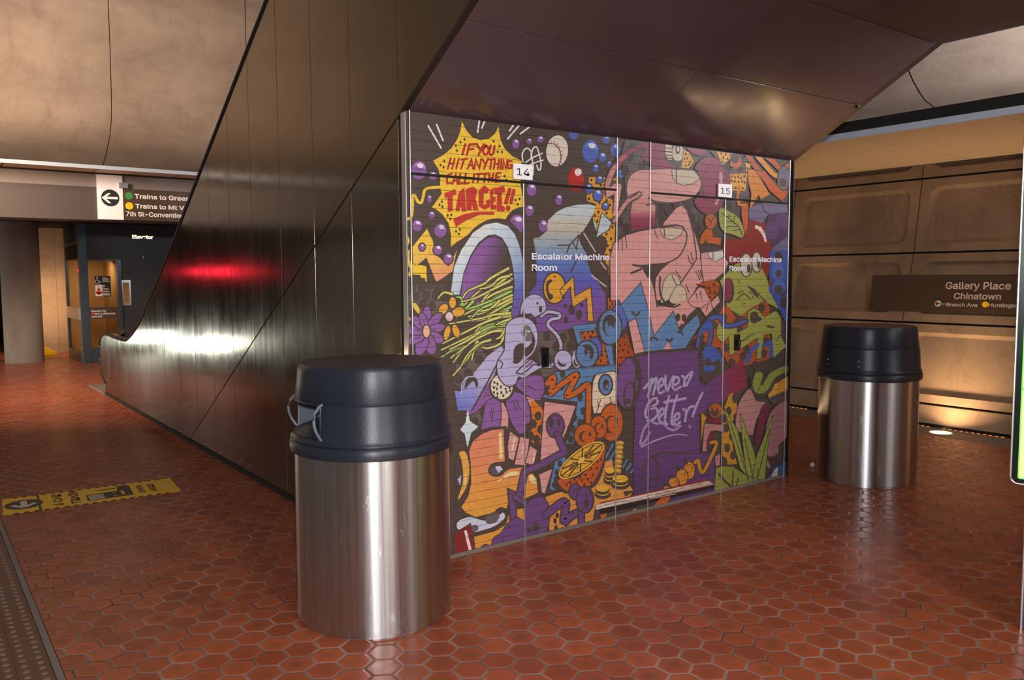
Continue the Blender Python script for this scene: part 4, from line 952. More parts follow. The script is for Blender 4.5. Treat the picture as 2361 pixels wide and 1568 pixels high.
# ---- lavender arm, head, neck
g_([LA, LA, (146, 146, 206), (118, 120, 196)], '940 2084 830 2164 710 2310 700 2350 640 2344 610 2434 600 2474 540 2464 570 2634 690 2634 760 2494 870 2354 920 2224 975 2120', (850, 2200), (600, 2620), 0, 5)
p(K, '628 2450 640 2380 680 2344 730 2360 745 2410 730 2440 710 2390 690 2390 660 2420', 1); st(LA, 10, '600 2490 610 2400 650 2350 700 2345', 1)
st(K, 14, '930 2180 900 2250 820 2400 690 2634')
ol(LA, 20, '980 1984 990 1904 1040 1854 1120 1836 1200 1864 1245 1934 1255 2024 1232 2114 1185 2174 1125 2224 1190 2196 1270 2246 1340 2234 1400 2230 1380 2265 1290 2268 1210 2308 1140 2354 1090 2344 1062 2406 1000 2424 940 2374 912 2304 915 2214 970 2124 975 2044')
p(K, '1045 2215 1050 2120 1080 2070 1130 2060 1135 2130 1120 2200 1070 2235 1020 2205', 1); p(K, '1200 1960 1222 1985 1235 2050 1215 2120 1180 2160 1150 2170 1140 2110 1180 2080 1205 2040', 1)
st(K, 12, '1070 2310 1120 2320 1180 2280 1220 2240 1270 2250'); st(K, 12, '1080 2300 1130 2250 1200 2190'); st(V, 22, '1160 2260 1210 2215', 0); st(K, 10, '920 2200 955 2230 940 2270')
st(K, 44, '1290 1824 1345 1788 1440 1806 1436 1840 1372 1854 1345 1904 1420 1984 1455 2064 1450 2124 1420 2214 1380 2240'); st(LA, 24, '1290 1824 1345 1788 1440 1806 1436 1840 1372 1854 1345 1904 1420 1984 1455 2064 1450 2124 1420 2214 1380 2240')
ol(LA, 18, '1110 1800 1130 1700 1200 1645 1270 1650 1318 1700 1325 1770 1290 1800 1230 1830 1200 1800 1150 1810'); e(K, 1281, 1765, 15, 30); e(K, 1254, 1714, 9, 12); p(K, '1115 1830 1135 1750 1150 1800 1200 1810 1195 1840 1240 1838 1250 1900 1180 1836')
e(K, 1475, 2204, 88, 98); e(LA, 1475, 2204, 74, 84); e(K, 1468, 2220, 40, 40); e(LA, 1480, 2200, 40, 38); e(K, 1600, 2189, 54, 92); e(LA, 1595, 2189, 42, 80); e(K, 1590, 2220, 24, 40); e(LA, 1598, 2200, 20, 40)
# ---- round yellow with zigzag, spots
for cx, cy, rx, ry in ((1495, 1739, 15, 22), (1548, 1769, 28, 45), (1635, 1729, 14, 22), (1612, 1814, 26, 42), (1500, 1854, 18, 32)): e(K, cx, cy, rx, ry)
e(K, 1400, 1584, 104, 142); e((224, 162, 56), 1400, 1584, 90, 128); p(K, '1330 1620 1330 1540 1360 1510 1385 1520 1350 1560 1355 1620 1390 1650 1360 1690', 1); e(K, 1400, 1486, 9, 10)
ol((226, 162, 62), 16, '1450 1600 1562 1490 1572 1660 1710 1580 1732 1864 1690 1864 1682 1664 1560 1745 1540 1565 1470 1650', 0)
# ---- blue pipes
p((186, 96, 50), '1600 1950 1760 1930 1860 2080 1890 2240 1760 2240 1620 2040'); dots(KD, '1640 1970 1690 1960 1730 1965 1660 2010 1710 2000 1800 2110 1840 2120 1810 2160 1850 2170 1800 2210 1860 2220', 9, 15)
p((186, 96, 50), '1860 1670 1925 1660 1920 1780 1860 1760'); dots(KD, '1880 1690 1900 1720 1880 1745', 8, 14)
ol(BB, 14, '1558 1908 1762 1888 1742 1944 1610 1958 1646 2064 1602 2064', 0)
e(BL, 1990, 1800, 75, 130); e(K, 1865, 1930, 112, 148); e(BB, 1865, 1925, 96, 134); e(K, 1870, 1890, 58, 78); e(BB, 1882, 1902, 44, 66); e(K, 1878, 1870, 40, 40); e(K, 1805, 1910, 15, 30); e(BB, 1868, 1900, 18, 30)
e(K, 1745, 2105, 70, 108); e((96, 104, 184), 1745, 2105, 58, 96); e(K, 1680, 2150, 104, 124); e(BB, 1680, 2150, 90, 110); p(K, '1640 2080 1700 2070 1735 2110 1730 2190 1700 2180 1705 2130', 1); e(K, 1672, 2130, 15, 34)
ol(BB, 14, '1840 2084 1890 2044 1912 2254 1880 2254', 0); ol(BB, 14, '1400 2304 1620 2274 1930 2244 1936 2294 1740 2330 1700 2420 1690 2600 1560 2920 1500 2920 1580 2700 1600 2560 1300 2524 1420 2380', 0)
dots(K, '1470 2320 1460 2430 1560 2400 1640 2430 1620 2520 1560 2600 1650 2640 1570 2700 1620 2740 1560 2800 1540 2880 1600 2330', 26, 36)
g_([WH, (206, 220, 226), IC], '655 2620 672 2724 745 2774 685 2824 652 2960 630 2840 590 2800 635 2740', (655, 2640), (650, 2950), 0, 3)
# ---- rust snake, pale block with eye
ol((226, 206, 178), 16, '1760 2330 1900 2300 1945 2320 1930 2604 1820 2654 1740 2660 1720 2544 1735 2384', 0)
e(K, 1840, 2414, 66, 96); e(BB, 1840, 2414, 52, 82); e(K, 1844, 2414, 26, 46); e(BB, 1852, 2430, 12, 16)
for t in ('1800 2540 1780 2600 1760 2660', '1770 2550 1780 2600', '1880 2520 1880 2570 1850 2580', '1880 2570 1920 2560', '1830 2570 1850 2620'): st((150, 50, 60), 7, t)
for c_, w in ((K, 64), ((204, 104, 46), 40)): st(c_, w, '1340 2404 1395 2344 1375 2450 1360 2494 1450 2420 1590 2324 1550 2420 1505 2514 1600 2474 1685 2414 1695 2500 1690 2780')
for cx, cy, rx, ry in ((1890, 2740, 96, 156), (1780, 2780, 68, 96), (1665, 2850, 90, 96)):
    e(K, cx, cy, rx+12, ry+12); e((200, 98, 44), cx, cy, rx, ry); e(K, cx-rx*.1, cy+ry*.1, rx*.5, ry*.5, 10); e((200, 98, 44), cx+rx*.05, cy+ry*.1, rx*.38, ry*.42); e(K, cx+rx*.45, cy-ry*.1, rx*.14, ry*.2)
p(RU, '1215 2560 1290 2600 1290 2920 1190 2900'); dots(K, '1255 2650 1250 2740 1275 2820 1215 2700 1220 2850', 24, 36)

# ================= lower left
mu.at(1030, 900, 3.92)
p(O, '740 100 780 90 860 180 830 380 840 430 770 480 720 400 760 250'); dots(K, '812 230 770 300 835 350 745 410 800 440 730 330', 32, 42)
ol(PK, 16, '872 102 1150 140 1100 280 1040 430 1000 555 835 632 850 400', 0); ol(PK, 14, '822 760 940 706 872 928 816 900', 0)
for t in ('560 370 640 430 590 632 525 598', '655 418 732 440 700 688 600 672', '742 500 802 540 770 672 700 650'): ol(PK, 18, t, 0)
for t in ('600 430 580 540', '690 470 670 560', '780 570 770 640'): st((236, 206, 176), 15, t, 0)
# orange C, its blob and ribbons
p(K, '100 1100 60 1000 170 860 180 640 160 540 220 420 310 350 400 325 530 320 550 660 760 680 830 780 850 940 640 1060 560 1080 300 1180', 0)
g_([(222, 134, 104), (224, 138, 98), (228, 152, 76), (226, 158, 66)], '190 540 230 450 310 390 400 355 500 348 512 640 440 645 385 690 370 750 400 775 470 760 560 705 650 690 740 720 800 800 810 920 640 1000 545 1000 530 1060 470 1070 370 1110 250 1140 160 1100 120 1050 180 960 210 840 205 650', (400, 380), (420, 1100), 0, 5)
st((240, 214, 150), 26, '472 390 478 600', 0, 34); st((240, 214, 150), 26, '510 780 560 752 620 748', 1, 40); e((240, 214, 150), 762, 800, 26, 44, -30); st((240, 214, 150), 14, '460 812 480 800', 0)
e(K, 440, 712, 80, 66, -12); e((100, 86, 88), 428, 722, 52, 40); p((204, 202, 224), '426 685 470 678 496 715 450 742')
p((228, 166, 76), '100 560 160 560 192 700 172 850 110 965 90 965 132 830 130 680', 1); st((240, 214, 150), 12, '160 760 150 860'); e(K, 95, 740, 36, 160); p(LA, '85 800 120 760 110 860')
ol((206, 204, 222), 16, '90 1180 200 1142 330 1172 460 1122 498 1100 510 1150 420 1222 300 1262 240 1272 180 1232 90 1250', 1); e(S, 400, 1150, 70, 46, -30); e(S, 240, 1240, 36, 30); e(K, 470, 1080, 44, 26, -20)
ol((136, 44, 42), 16, '60 1290 200 1204 242 1455 60 1520', 0); st((232, 214, 206), 24, '158 1270 204 1455', 0, 30)
p((224, 152, 66), '235 1320 420 1270 520 1210 560 1080 700 1060 700 1290 480 1290 370 1410 250 1450')
# ground under fruit and coins
p((222, 148, 70), '880 960 1050 900 1250 900 1400 650 1480 620 1500 760 1620 830 1670 900 1640 960 1330 1030 1300 1200 920 1290 900 1150'); p(K, '1580 910 1690 900 1600 960'); dots(KD, '985 1125 965 1175 975 1240 1030 1255', 16, 26)
p(BB, '985 560 1080 620 1000 720 960 900 920 890 930 800'); dots(K, '975 800 960 850 985 740 1010 660', 24, 30)
for i in range(7): st(BB, 15, (1420+i*38, 610+i*22, 1490+i*32, 480+i*36), 0)
# coins
for cx, cy, rx, ry, n in ((1552, 470, 36, 18, 0),): pass
for i in range(7):
    cx, cy = 1552-i*4, 470+i*42; e(K, cx, cy+16, 44, 28); p(AM, (cx-36, cy, cx+36, cy, cx+36, cy+14, cx+20, cy+24, cx-20, cy+24, cx-36, cy+14)); e(K, cx, cy+1, 37, 18); e((228, 174, 60), cx, cy-1, 34, 15)
for cx, cy, rx, ry, lv in ((1460, 720, 44, 28, 2), (1555, 795, 70, 34, 1), (1395, 885, 58, 28, 1)):
    e(K, cx, cy+lv*36+16, rx+16, ry+14)
    for k in range(lv, -1, -1): e(K, cx, cy+k*36+9, rx+7, ry+5); e((228, 170, 58), cx, cy+k*36, rx, ry); e(K, cx, cy+k*36-6, rx-3, ry-3) if k else None
    e((232, 178, 62), cx, cy, rx, ry)
# half orange
p(K, '985 790 1090 590 1250 500 1390 440 1425 560 1400 720 1330 860 1200 910 1060 930 1000 870', 1)
p((194, 94, 46), '1005 800 1200 770 1400 480 1408 600 1340 780 1250 880 1100 915 1015 860', 1)
dots(KD, '1140 800 1190 780 1240 760 1100 830 1160 830 1210 810 1260 800 1310 760 1290 700 1340 700 1350 640 1310 660 1380 620 1120 870 1180 870 1230 850 1070 850 1290 830 1370 560 1340 590', 9, 14)
e((236, 188, 74), 1203, 628, 250, 92, -38); e(KD, 1203, 628, 236, 80, -38); e((230, 172, 60), 1203, 628, 226, 73, -38)
for i in range(10):
    q = 2*math.pi*i/10; c, d = math.cos(math.radians(-38)), math.sin(math.radians(-38)); px, py = 218*math.cos(q), 70*math.sin(q)
    st(KD, 11, (1203, 628, 1203+px*c-py*d, 628+px*d+py*c), 0); px, py = 130*math.cos(q+.31), 42*math.sin(q+.31); st(KD, 6, (1203+px*.7*c-py*.7*d, 628+px*.7*d+py*.7*c, 1203+px*1.1*c-py*1.1*d, 628+px*1.1*d+py*1.1*c), 0)
e((236, 190, 96), 1203, 628, 42, 18, -38)
# violet skull-tube and little figure
e(K, 968, 318, 88, 116); e((116, 78, 130), 968, 316, 74, 102); e(K, 930, 290, 22, 48); e(K, 1000, 290, 18, 36); st(K, 9, '905 260 960 225 1030 250'); e((116, 78, 130), 968, 300, 14, 50)
zz_ = '985 395 1052 552 870 652 690 735 640 960 570 930 585 1060 590 1200'
st(K, 74, zz_, 0); st((116, 78, 130), 46, zz_, 0); st(K, 60, '600 960 720 1030'); st((116, 78, 130), 34, '600 960 720 1030')
VG = (112, 76, 128)
ol(VG, 18, '280 1450 330 1392 390 1400 410 1335 480 1285 540 1200 620 1150 700 1180 690 1060 760 985 840 962 900 1022 912 1130 890 1250 820 1315 690 1355 480 1395', 1); st(K, 9, '700 1340 690 1150'); e(K, 790, 1230, 34, 42); e(K, 730, 1260, 20, 30); st(K, 8, '490 1380 500 1290'); dots(K, '555 1230 640 1350 670 1330 480 1390', 12, 18)
st(K, 84, '1210 1085 1110 1130 1045 1185 1060 1005 970 1050 885 1120'); st(VG, 56, '1210 1085 1110 1130 1045 1185 1060 1005 970 1050 885 1120'); st(K, 70, '1200 1080 1205 1220'); st(VG, 42, '1200 1080 1205 1215')
e(K, 1145, 912, 62, 80); e(VG, 1145, 912, 48, 66); e(K, 1235, 985, 86, 128); e(VG, 1232, 985, 70, 112); e(K, 1250, 1020, 22, 42); e(K, 1248, 945, 10, 24); st(K, 8, '1120 930 1140 890 1170 880')

# ================= upper right
mu.at(1380, 320, 4.3565)
p(SD, '250 20 420 20 430 260 560 300 560 700 620 860 800 640 960 700 1000 1060 960 1100 560 880 300 930 170 980 160 700 250 560 240 300 200 200'); dots(KD, '300 180 250 320 420 290 230 560 230 700 190 840 260 900 600 760 690 720 760 640 880 720 920 800 980 880 620 840 330 100 640 660 480 210 960 960 880 640', 40, 56)
p(SD, '1080 100 1200 110 1290 330 1480 160 1490 560 1260 700 1260 520 1300 340 1200 240'); dots(KD, '1280 280 1400 310 1260 620 1320 560 1380 580 1300 660', 30, 38)
st(K, 78, '470 75 330 112 200 222 122 332 74 480 84 560'); 
for t, c_ in (('470 75 330 112 250 175', MG), ('250 175 200 222 150 290', (178, 96, 108)), ('150 290 122 332 84 430 74 480 84 560', (204, 138, 136))): st(c_, 48, t)
p(PK, '60 590 70 520 150 450 205 458 210 500 140 560', 0); st(K, 12, '100 470 140 440 210 440')
ol(MG, 18, '412 22 650 46 650 110 662 200 722 252 772 292 520 302 515 250 440 205 415 160 450 110'); st(K, 10, '440 150 520 240'); e(K, 577, 208, 8, 10)
p(K, '640 30 850 60 860 300 760 310 690 240 650 180', 0); p(CR, '655 52 720 60 722 215 680 215 655 150'); 
for y in (95, 130, 165, 195): st(K, 12, (652, y, 724, y+6), 0)
e(CR, 780, 145, 56, 84); e(K, 778, 112, 26, 46); e(CR, 782, 108, 13, 26)
p(MG, '870 95 1045 112 1060 140 1010 165 930 150', 1)
for t in ('840 112 892 140 942 235 892 296 813 296', '1166 124 1352 148 1342 180 1222 264', '1300 354 1472 350 1460 526 1308 520', '1462 240 1512 260 1472 400 1462 380'): ol(AM, 12, t, 0)
dots(KD, '858 155 845 205 872 200 905 235 890 260 860 270 1215 150 1260 160 1310 165 1235 190 1280 205 1225 235 1325 380 1355 390 1385 385 1415 395 1445 380 1320 425 1350 430 1390 435 1425 430 1450 440 1325 490 1360 495 1395 485 1430 500 1478 300 1475 340', 9, 14)
ol(MG, 16, '955 290 1020 215 1100 182 1180 212 1240 302 1288 335 1298 450 1245 600 1182 720 1080 758 985 700 950 620 1000 560 1010 430 990 340'); st(K, 10, '1090 268 1020 400 1020 480 1050 600'); st(K, 8, '970 300 1000 380'); st(K, 10, '1250 290 1270 400')
st((196, 144, 150), 34, '1210 350 1214 430'); st((196, 144, 150), 28, '1182 610 1164 655')
# fingers
ol(PK, 20, '270 480 300 382 378 325 500 315 700 308 900 312 962 340 1004 420 1006 490 960 560 870 612 720 638 580 628 490 605 400 600 300 600 272 560', 1)
ol((206, 186, 162), 14, '720 312 840 318 935 322 1000 395 930 450 840 470 765 440 730 390', 0); st(K, 10, '762 318 765 440')
st(K, 66, '390 560 280 625 200 735 140 830'); st((206, 140, 134), 42, '390 560 280 625 200 735 140 830', 1, 30); p(PK, '150 450 215 470 170 770 130 780', 0)
st(K, 14, '300 600 380 540'); st(K, 30, '490 605 560 640 700 648', 1, 16)
p((208, 142, 136), '325 640 400 600 500 610 540 660 562 690 560 760 300 760'); g_([(196, 112, 118), MG, (150, 50, 82)], '300 745 560 735 556 885 310 922', (430, 740), (430, 900)); st(K, 16, '300 690 300 800 312 930'); st(K, 16, '562 680 556 885'); st(K, 22, '470 665 560 650', 1, 10)
ol(PK, 22, '110 1620 100 1200 140 1052 260 972 400 932 620 892 645 840 762 700 820 672 862 720 902 830 962 1000 1002 1150 1000 1200 1022 1300 1030 1425 960 1500 900 1620', 0)
for t in ('180 990 185 1115', '215 980 225 1125', '250 970 268 1100'): st(K, 13, t, 1, 6)
ol((208, 188, 162), 14, '600 905 700 890 832 912 800 970 720 1015 640 990', 0); st(K, 10, '640 900 650 985'); st(K, 26, '620 885 760 870 840 890', 1, 14)
st(K, 14, '832 900 868 960 850 1080 780 1190 650 1252 510 1262'); st(K, 9, '545 910 560 970 578 1000'); st(K, 13, '895 790 935 960 965 1180 940 1250 800 1460', 1)
p(K, '490 1262 700 1240 610 1320 560 1400 545 1568 495 1568 500 1450 420 1300 330 1270', 0); st(K, 22, '330 1268 420 1282', 0); st(K, 22, '312 1350 410 1310', 0)
for t in ('880 1170 900 1240 940 1260', '910 1140 930 1230', '760 1330 810 1400', '860 1460 890 1540'): st(K, 10, t)
ol((206, 186, 162), 14, '620 1568 640 1440 700 1360 760 1370 800 1450 740 1568 640 1640 610 1640', 1); ol((206, 186, 162), 14, '700 1640 760 1490 820 1480 860 1540 850 1640', 1); st(K, 9, '720 1370 760 1460 800 1470')
ol(PK, 18, '1012 1155 1080 1140 1300 1110 1312 1180 1250 1330 1152 1412 1042 1432 1022 1300', 0); ol((214, 204, 196), 12, '1080 1145 1242 1118 1232 1190 1160 1232 1100 1200', 0); st(K, 9, '1130 1130 1134 1210')
for t in ('960 1330 1000 1420', '985 1320 1015 1410', '1005 1325 1025 1390'): st(K, 9, t)
# rust figure, leaf, apple
e(K, 1110, 828, 66, 86); e((190, 96, 44), 1110, 828, 54, 74); st(K, 10, '1080 800 1110 830 1140 790'); st(K, 10, '1110 830 1108 870'); ol((190, 96, 44), 12, '1000 1060 1010 980 1062 905 1122 910 1132 985 1212 1000 1202 1072 1110 1050', 0); p(K, '1030 1060 1060 1010 1090 1070')
ol((138, 46, 38), 18, '1240 1050 1290 1002 1400 1012 1465 950 1502 825 1600 812 1680 902 1722 1050 1722 1200 1682 1350 1600 1402 1400 1302 1262 1202')
st((228, 204, 190), 40, '1600 900 1640 960 1660 1030', 1, 22); e((228, 204, 190), 1570, 888, 17, 22)
ol((196, 92, 44), 12, '1425 640 1482 660 1480 880 1450 962 1420 760', 0)
ol(G, 16, '1202 700 1292 730 1392 802 1440 922 1422 992 1332 960 1242 932 1200 850', 1); st(K, 11, '1215 745 1330 830 1400 900 1420 960')
for t in ('1290 800 1300 760', '1340 835 1350 780', '1330 835 1270 830', '1385 885 1300 880 1255 900', '1400 910 1340 920'): st(K, 9, t)
# orange strands, blue-grey ground at right
p((112, 104, 134), '1490 700 1640 640 1880 660 1880 760 1690 760 1620 850 1490 800'); st(K, 12, '1630 650 1640 720 1700 760')
p((80, 56, 84), '1690 760 1880 740 1880 1100 1720 1090 1650 900', 0); e((98, 68, 108), 1720, 930, 70, 90); e((98, 68, 108), 1830, 830, 70, 80)
p((104, 98, 128), '1730 1100 1880 980 1880 1240 1740 1200')
ol((206, 126, 50), 14, '1482 300 1560 322 1700 560 1612 612 1590 560 1500 720 1520 560 1488 420', 0)
for c_, o_ in (((178, 84, 42), 0), ((214, 138, 58), 70), ((178, 84, 42), 140)):
    st(K, 62, (1480+o_*1.4, 170+o_*.1, 1560+o_*1.2, 280-o_*.4, 1680+o_, 420-o_*.8, 1860+o_*.2, 540-o_*1.9)); st(c_, 44, (1480+o_*1.4, 170+o_*.1, 1560+o_*1.2, 280-o_*.4, 1680+o_, 420-o_*.8, 1860+o_*.2, 540-o_*1.9))
ol((186, 88, 42), 12, '1560 330 1640 420 1700 520 1830 630 1870 560 1770 470 1650 330', 0)
e((190, 100, 46), 1360, 240, 60, 62); e(K, 1350, 200, 44, 50); st((206, 126, 50), 26, '1400 480 1380 580 1390 660'); e((206, 126, 50), 1420, 650, 44, 28); e(K, 1430, 640, 28, 12)
e(K, 1842, 400, 70, 126); e((108, 102, 118), 1842, 400, 56, 112); p(K, '1800 420 1830 400 1870 430 1860 480 1820 480', 1); st(K, 9, '1830 330 1890 300')
# ================= middle right
mu.at(1380, 640, 4.3565)
p(G, '1200 30 1340 -120 1420 -160 1560 -170 1640 -60 1800 320 1690 260 1640 230 1600 260 1560 290 1500 310 1460 400 1360 380 1272 310 1262 240 1230 120', 0)
for cx, cy, rx, ry in ((1465, -125, 52, 112), (1570, -155, 44, 96)): e(K, cx, cy, rx+12, ry+12); e((206, 192, 172), cx, cy, rx, ry)
e(K, 1490, -90, 20, 44); e(K, 1590, -130, 18, 44)
p((176, 84, 44), '960 70 1130 20 1200 60 1180 150 1100 250 1060 130 960 60'); dots(KD, '1040 90 1090 100 1140 70 1100 150 1150 150 1100 200', 10, 16)
p((176, 86, 46), '920 620 1150 380 1240 275 1290 300 1400 400 1500 310 1600 260 1660 220 1700 300 1700 560 1740 800 1480 880 1290 880 1200 700 1100 700 1000 600'); dots(K, '1010 600 1180 320 1140 480 1260 700 1340 640 1400 520 1380 440 1470 720 1560 880 1640 760 1670 640 1620 300 1320 850 1430 790 1240 400 1060 690 1190 760 1680 480', 36, 44)
p((170, 80, 44), '160 640 260 560 340 780 270 830 180 950'); dots(KD, '190 620 240 600 200 680 250 670 290 690 180 740 230 730 280 750 210 800 260 800 310 800 190 870 230 850', 9, 15)
e(K, 190, 405, 98, 146); e((92, 108, 186), 190, 405, 84, 132); e(K, 100, 500, 126, 186); e(BB, 100, 500, 110, 170); e(K, 95, 480, 74, 110); e(BB, 105, 500, 58, 90); e(K, 110, 450, 40, 60); e(BB, 100, 520, 28, 40)
p(PK, '160 0 500 0 560 200 575 290 640 290 700 300 860 220 980 290 880 380 800 540 735 345 540 590 480 330 405 60 215 270 165 150'); st(K, 22, '520 -20 545 120 570 300', 1, 10); st(K, 18, '600 -10 600 150 650 250 730 295 800 270')
ol(BB, 16, '212 272 405 55 480 330 538 592 732 342 792 540 972 372 1002 470 852 702 720 722 692 640 622 722 450 742 360 400 285 440', 0)
ol(PK, 14, '285 452 352 410 442 742 345 762', 0); p(PK, '625 718 690 645 716 718'); st(K, 22, '320 345 360 380 390 350'); st(K, 20, '490 630 530 600 575 625'); st(K, 22, '665 620 700 640 720 610'); st(K, 20, '780 550 810 550 825 570')
e(K, 778, 400, 26, 40); e(K, 840, 405, 24, 40); p(K, '780 500 820 460 850 490 810 540')
ol(PK, 16, '880 240 990 100 1040 110 1110 250 1180 180 1200 240 1060 390 1000 300 930 290', 0)
for t in ('960 150 975 220', '1000 130 1020 230', '1090 240 1060 340', '1110 240 1130 320', '1075 260 1010 310'): st(K, 8, t)
e(K, 1285, 130, 60, 130); e((140, 58, 82), 1275, 120, 46, 112); st(K, 8, '1250 50 1270 220')
for t in ('1170 510 1202 442 1252 470 1290 500 1370 482 1372 560 1482 500 1482 350 1542 310 1602 340 1642 400 1762 332 1812 400 1815 590 1862 690 1742 802 1722 560 1642 570 1612 812 1572 812 1582 600 1302 782 1290 580 1232 652 1172 602',): ol(G, 16, t, 0)
e(K, 1545, 400, 46, 62); e(K, 1560, 415, 60, 30); st(K, 12, '1480 90 1580 160 1660 240'); p(K, '1478 80 1560 120 1600 220 1540 170'); p(K, '1300 315 1400 380 1460 390 1450 410 1360 400'); st(K, 12, '1370 225 1440 165 1510 220', 1); st(K, 8, '1420 258 1440 268 1458 255')
for t in ('1380 165 1395 135', '1400 158 1415 128', '1422 152 1440 125', '1500 130 1510 165', '1525 175 1535 210', '1410 640 1500 575', '1430 640 1550 560', '1780 590 1810 580 1850 570', '1770 640 1790 600', '1390 20 1400 60'): st(K, 8, t)
st(K, 20, '1680 490 1740 500', 0)
BC = (76, 96, 170)
for t, w in (('1085 440 1130 400 1190 395 1230 430 1250 480 1340 478 1460 435', 44), ('1090 440 1030 500 1000 560 972 690', 34), ('1090 470 1115 560 1085 700', 34)): st(K, w+20, t); st(BC, w, t, 1, w*.7)
p(BC, '1060 440 1120 450 1130 520 1040 550 990 540'); e(K, 1110, 880, 126, 190); p(BC, '1015 760 1060 690 1110 690 1200 790 1222 920 1222 800 1100 860 1050 940 1035 1050', 0); e(K, 1080, 850, 36, 40); p(BC, '1050 930 1100 880 1150 890 1140 930 1060 950', 1); st(BC, 16, '1120 695 1190 760 1225 900')
st((76, 96, 170), 40, '1470 850 1510 740 1580 670', 0); st((76, 96, 170), 40, '1640 680 1710 650 1720 790', 0)
p((66, 84, 156), '1700 -260 1880 -280 1880 500 1800 330 1690 120', 0); dots(KD, '1780 -60 1820 130 1760 90 1850 250 1790 -200', 44, 60); e((84, 104, 178), 1780, -60, 60, 100); e(K, 1790, -40, 30, 40); e((84, 104, 178), 1790, 100, 70, 70); e(K, 1790, 120, 44, 44); e((128, 54, 70), 1702, 50, 16, 36)
# violet board with roll and lettering
g_([(108, 72, 122), (106, 70, 118), (112, 66, 112), (138, 54, 84), (142, 50, 74)], '355 792 600 750 980 728 1002 1050 1042 1082 1430 820 1482 1090 1200 1250 960 1382 992 1392 992 1900 330 1960 350 1300', (900, 1000), (1440, 960), 0, 4); p(K, '1002 740 1030 760 1050 1070 1012 1060')
e(K, 285, 1055, 128, 272, 6); e((122, 82, 138), 272, 1055, 104, 246, 6); p(K, '300 780 390 830 395 1000 345 1050 350 900'); e(K, 290, 1180, 62, 140, 4); e((122, 82, 138), 288, 1180, 42, 118, 4); p(K, '240 1220 300 1210 300 1260 240 1260'); st(K, 22, '345 1050 345 1320', 0)
LT = (176, 158, 192)
for t in ('440 1112 500 1040 520 1010 500 1100 478 1190', '500 1090 545 1015 565 1010 550 1090 530 1172', '575 1110 632 1060 620 1010 588 1050 580 1120 600 1160 636 1140', '655 985 652 1060 672 1138 700 1060 735 985', '722 1090 786 1050 778 1000 742 1010 728 1070 742 1126 806 1096', '820 985 846 1010 838 1090', '846 1030 880 980 922 945 905 1000 862 1082'): st(LT, 24, t)
for t in ('512 1220 470 1290 450 1370 470 1410', '500 1230 560 1210 570 1260 500 1310 560 1310 575 1370 520 1430 470 1440', '590 1400 640 1350 628 1310 596 1340 590 1420 620 1460 650 1440', '690 1190 660 1320 650 1440 672 1470', '640 1250 730 1230', '770 1180 730 1320 715 1450 740 1480', '710 1240 855 1210', '740 1440 790 1400 785 1360 752 1380 740 1450 760 1480 800 1450', '830 1320 862 1340 850 1440', '862 1350 900 1300 940 1290', '1025 1155 970 1270 925 1390', '896 1490 902 1500'): st(LT, 24, t)
mu.at(1380, 860, 4.126)
for t in ('460 470 410 540 385 630 385 680 430 640 470 560', '470 450 540 480 590 470 640 520 700 540 760 500'): st((158, 140, 176), 22, t)
st(LT, 16, '390 700 520 640 640 598 740 580 830 592', 1, 8)
st(K, 22, '490 790 600 755 780 760 945 765', 1, 16); p(K, '480 790 550 790 555 1000 530 1000 500 900', 1)
g_([(104, 70, 120), (90, 62, 104)], '330 810 480 800 560 780 1040 760 1085 800 1092 1160 318 1260 318 900', (600, 800), (600, 1200)); 
st(K, 18, '385 1130 395 980 440 850 500 790', 1); st(K, 18, '530 1080 548 940 540 860 510 800', 1); st(K, 16, '460 1010 545 985', 0); st(K, 20, '455 1010 460 1120', 0)
# dotted amber, bulbs, blades
p((196, 138, 44), '1160 380 1220 210 1262 185 1300 300 1302 380 1245 480 1260 700 1300 860 1210 870 1160 780'); p((196, 138, 44), '960 370 1010 420 985 480 960 660'); dots(K, '1220 360 1280 240 1200 520 1250 600 1205 710 1260 780 1180 840 1290 420 1180 430', 28, 44)
ol((186, 132, 130), 16, '1290 500 1298 380 1330 260 1420 150 1480 262 1572 282 1500 402 1460 520 1440 585 1330 560', 1); ol((172, 118, 120), 16, '1560 690 1600 420 1700 292 1790 262 1790 560 1700 680 1690 760 1600 790', 1); ol((122, 46, 66), 14, '1540 320 1620 305 1560 480 1510 670 1475 660 1500 480', 1); p((178, 124, 124), '1570 800 1600 840 1620 890 1600 905 1565 860')
p(AM, '1590 145 1780 30 1790 150 1600 240'); st(K, 108, '1510 40 1480 120 1510 175 1580 140 1640 20 1760 -40'); st((142, 152, 72), 78, '1505 20 1485 110 1510 160 1570 130 1640 20 1760 -40', 1, 60)
p(SD, '1590 240 1790 150 1790 260 1650 300'); dots(KD, '1640 250 1690 220 1740 200 1720 260 1770 230', 8, 10)
p((60, 50, 52), '1395 100 1420 20 1440 90 1425 150')
ol((178, 124, 122), 14, '992 480 1172 492 1172 562 1100 540 1042 552 1006 740 970 742', 0); p((122, 46, 62), '1000 440 1060 400 1170 420 1170 470 1080 480'); e(K, 1095, 355, 72, 82); e((186, 92, 42), 1095, 355, 58, 68); p(K, '1040 380 1060 320 1090 370 1110 320 1130 380 1100 420', 0); p((122, 46, 62), '1040 560 1080 560 1040 680 1010 730 1010 640'); p((178, 124, 122), '1090 790 1140 770 1135 880 1095 880')
p((140, 144, 62), '1098 900 1180 885 1260 890 1392 975 1480 870 1560 1020 1556 1040 1390 1080 1085 1150'); 
for t in ('1178 335 1300 540 1400 980 1330 900 1250 600', '1328 375 1440 690 1490 860 1450 985 1392 970 1350 620', '1640 400 1590 700 1560 1020 1450 985 1490 780'): ol((150, 156, 70), 12, t, 0)
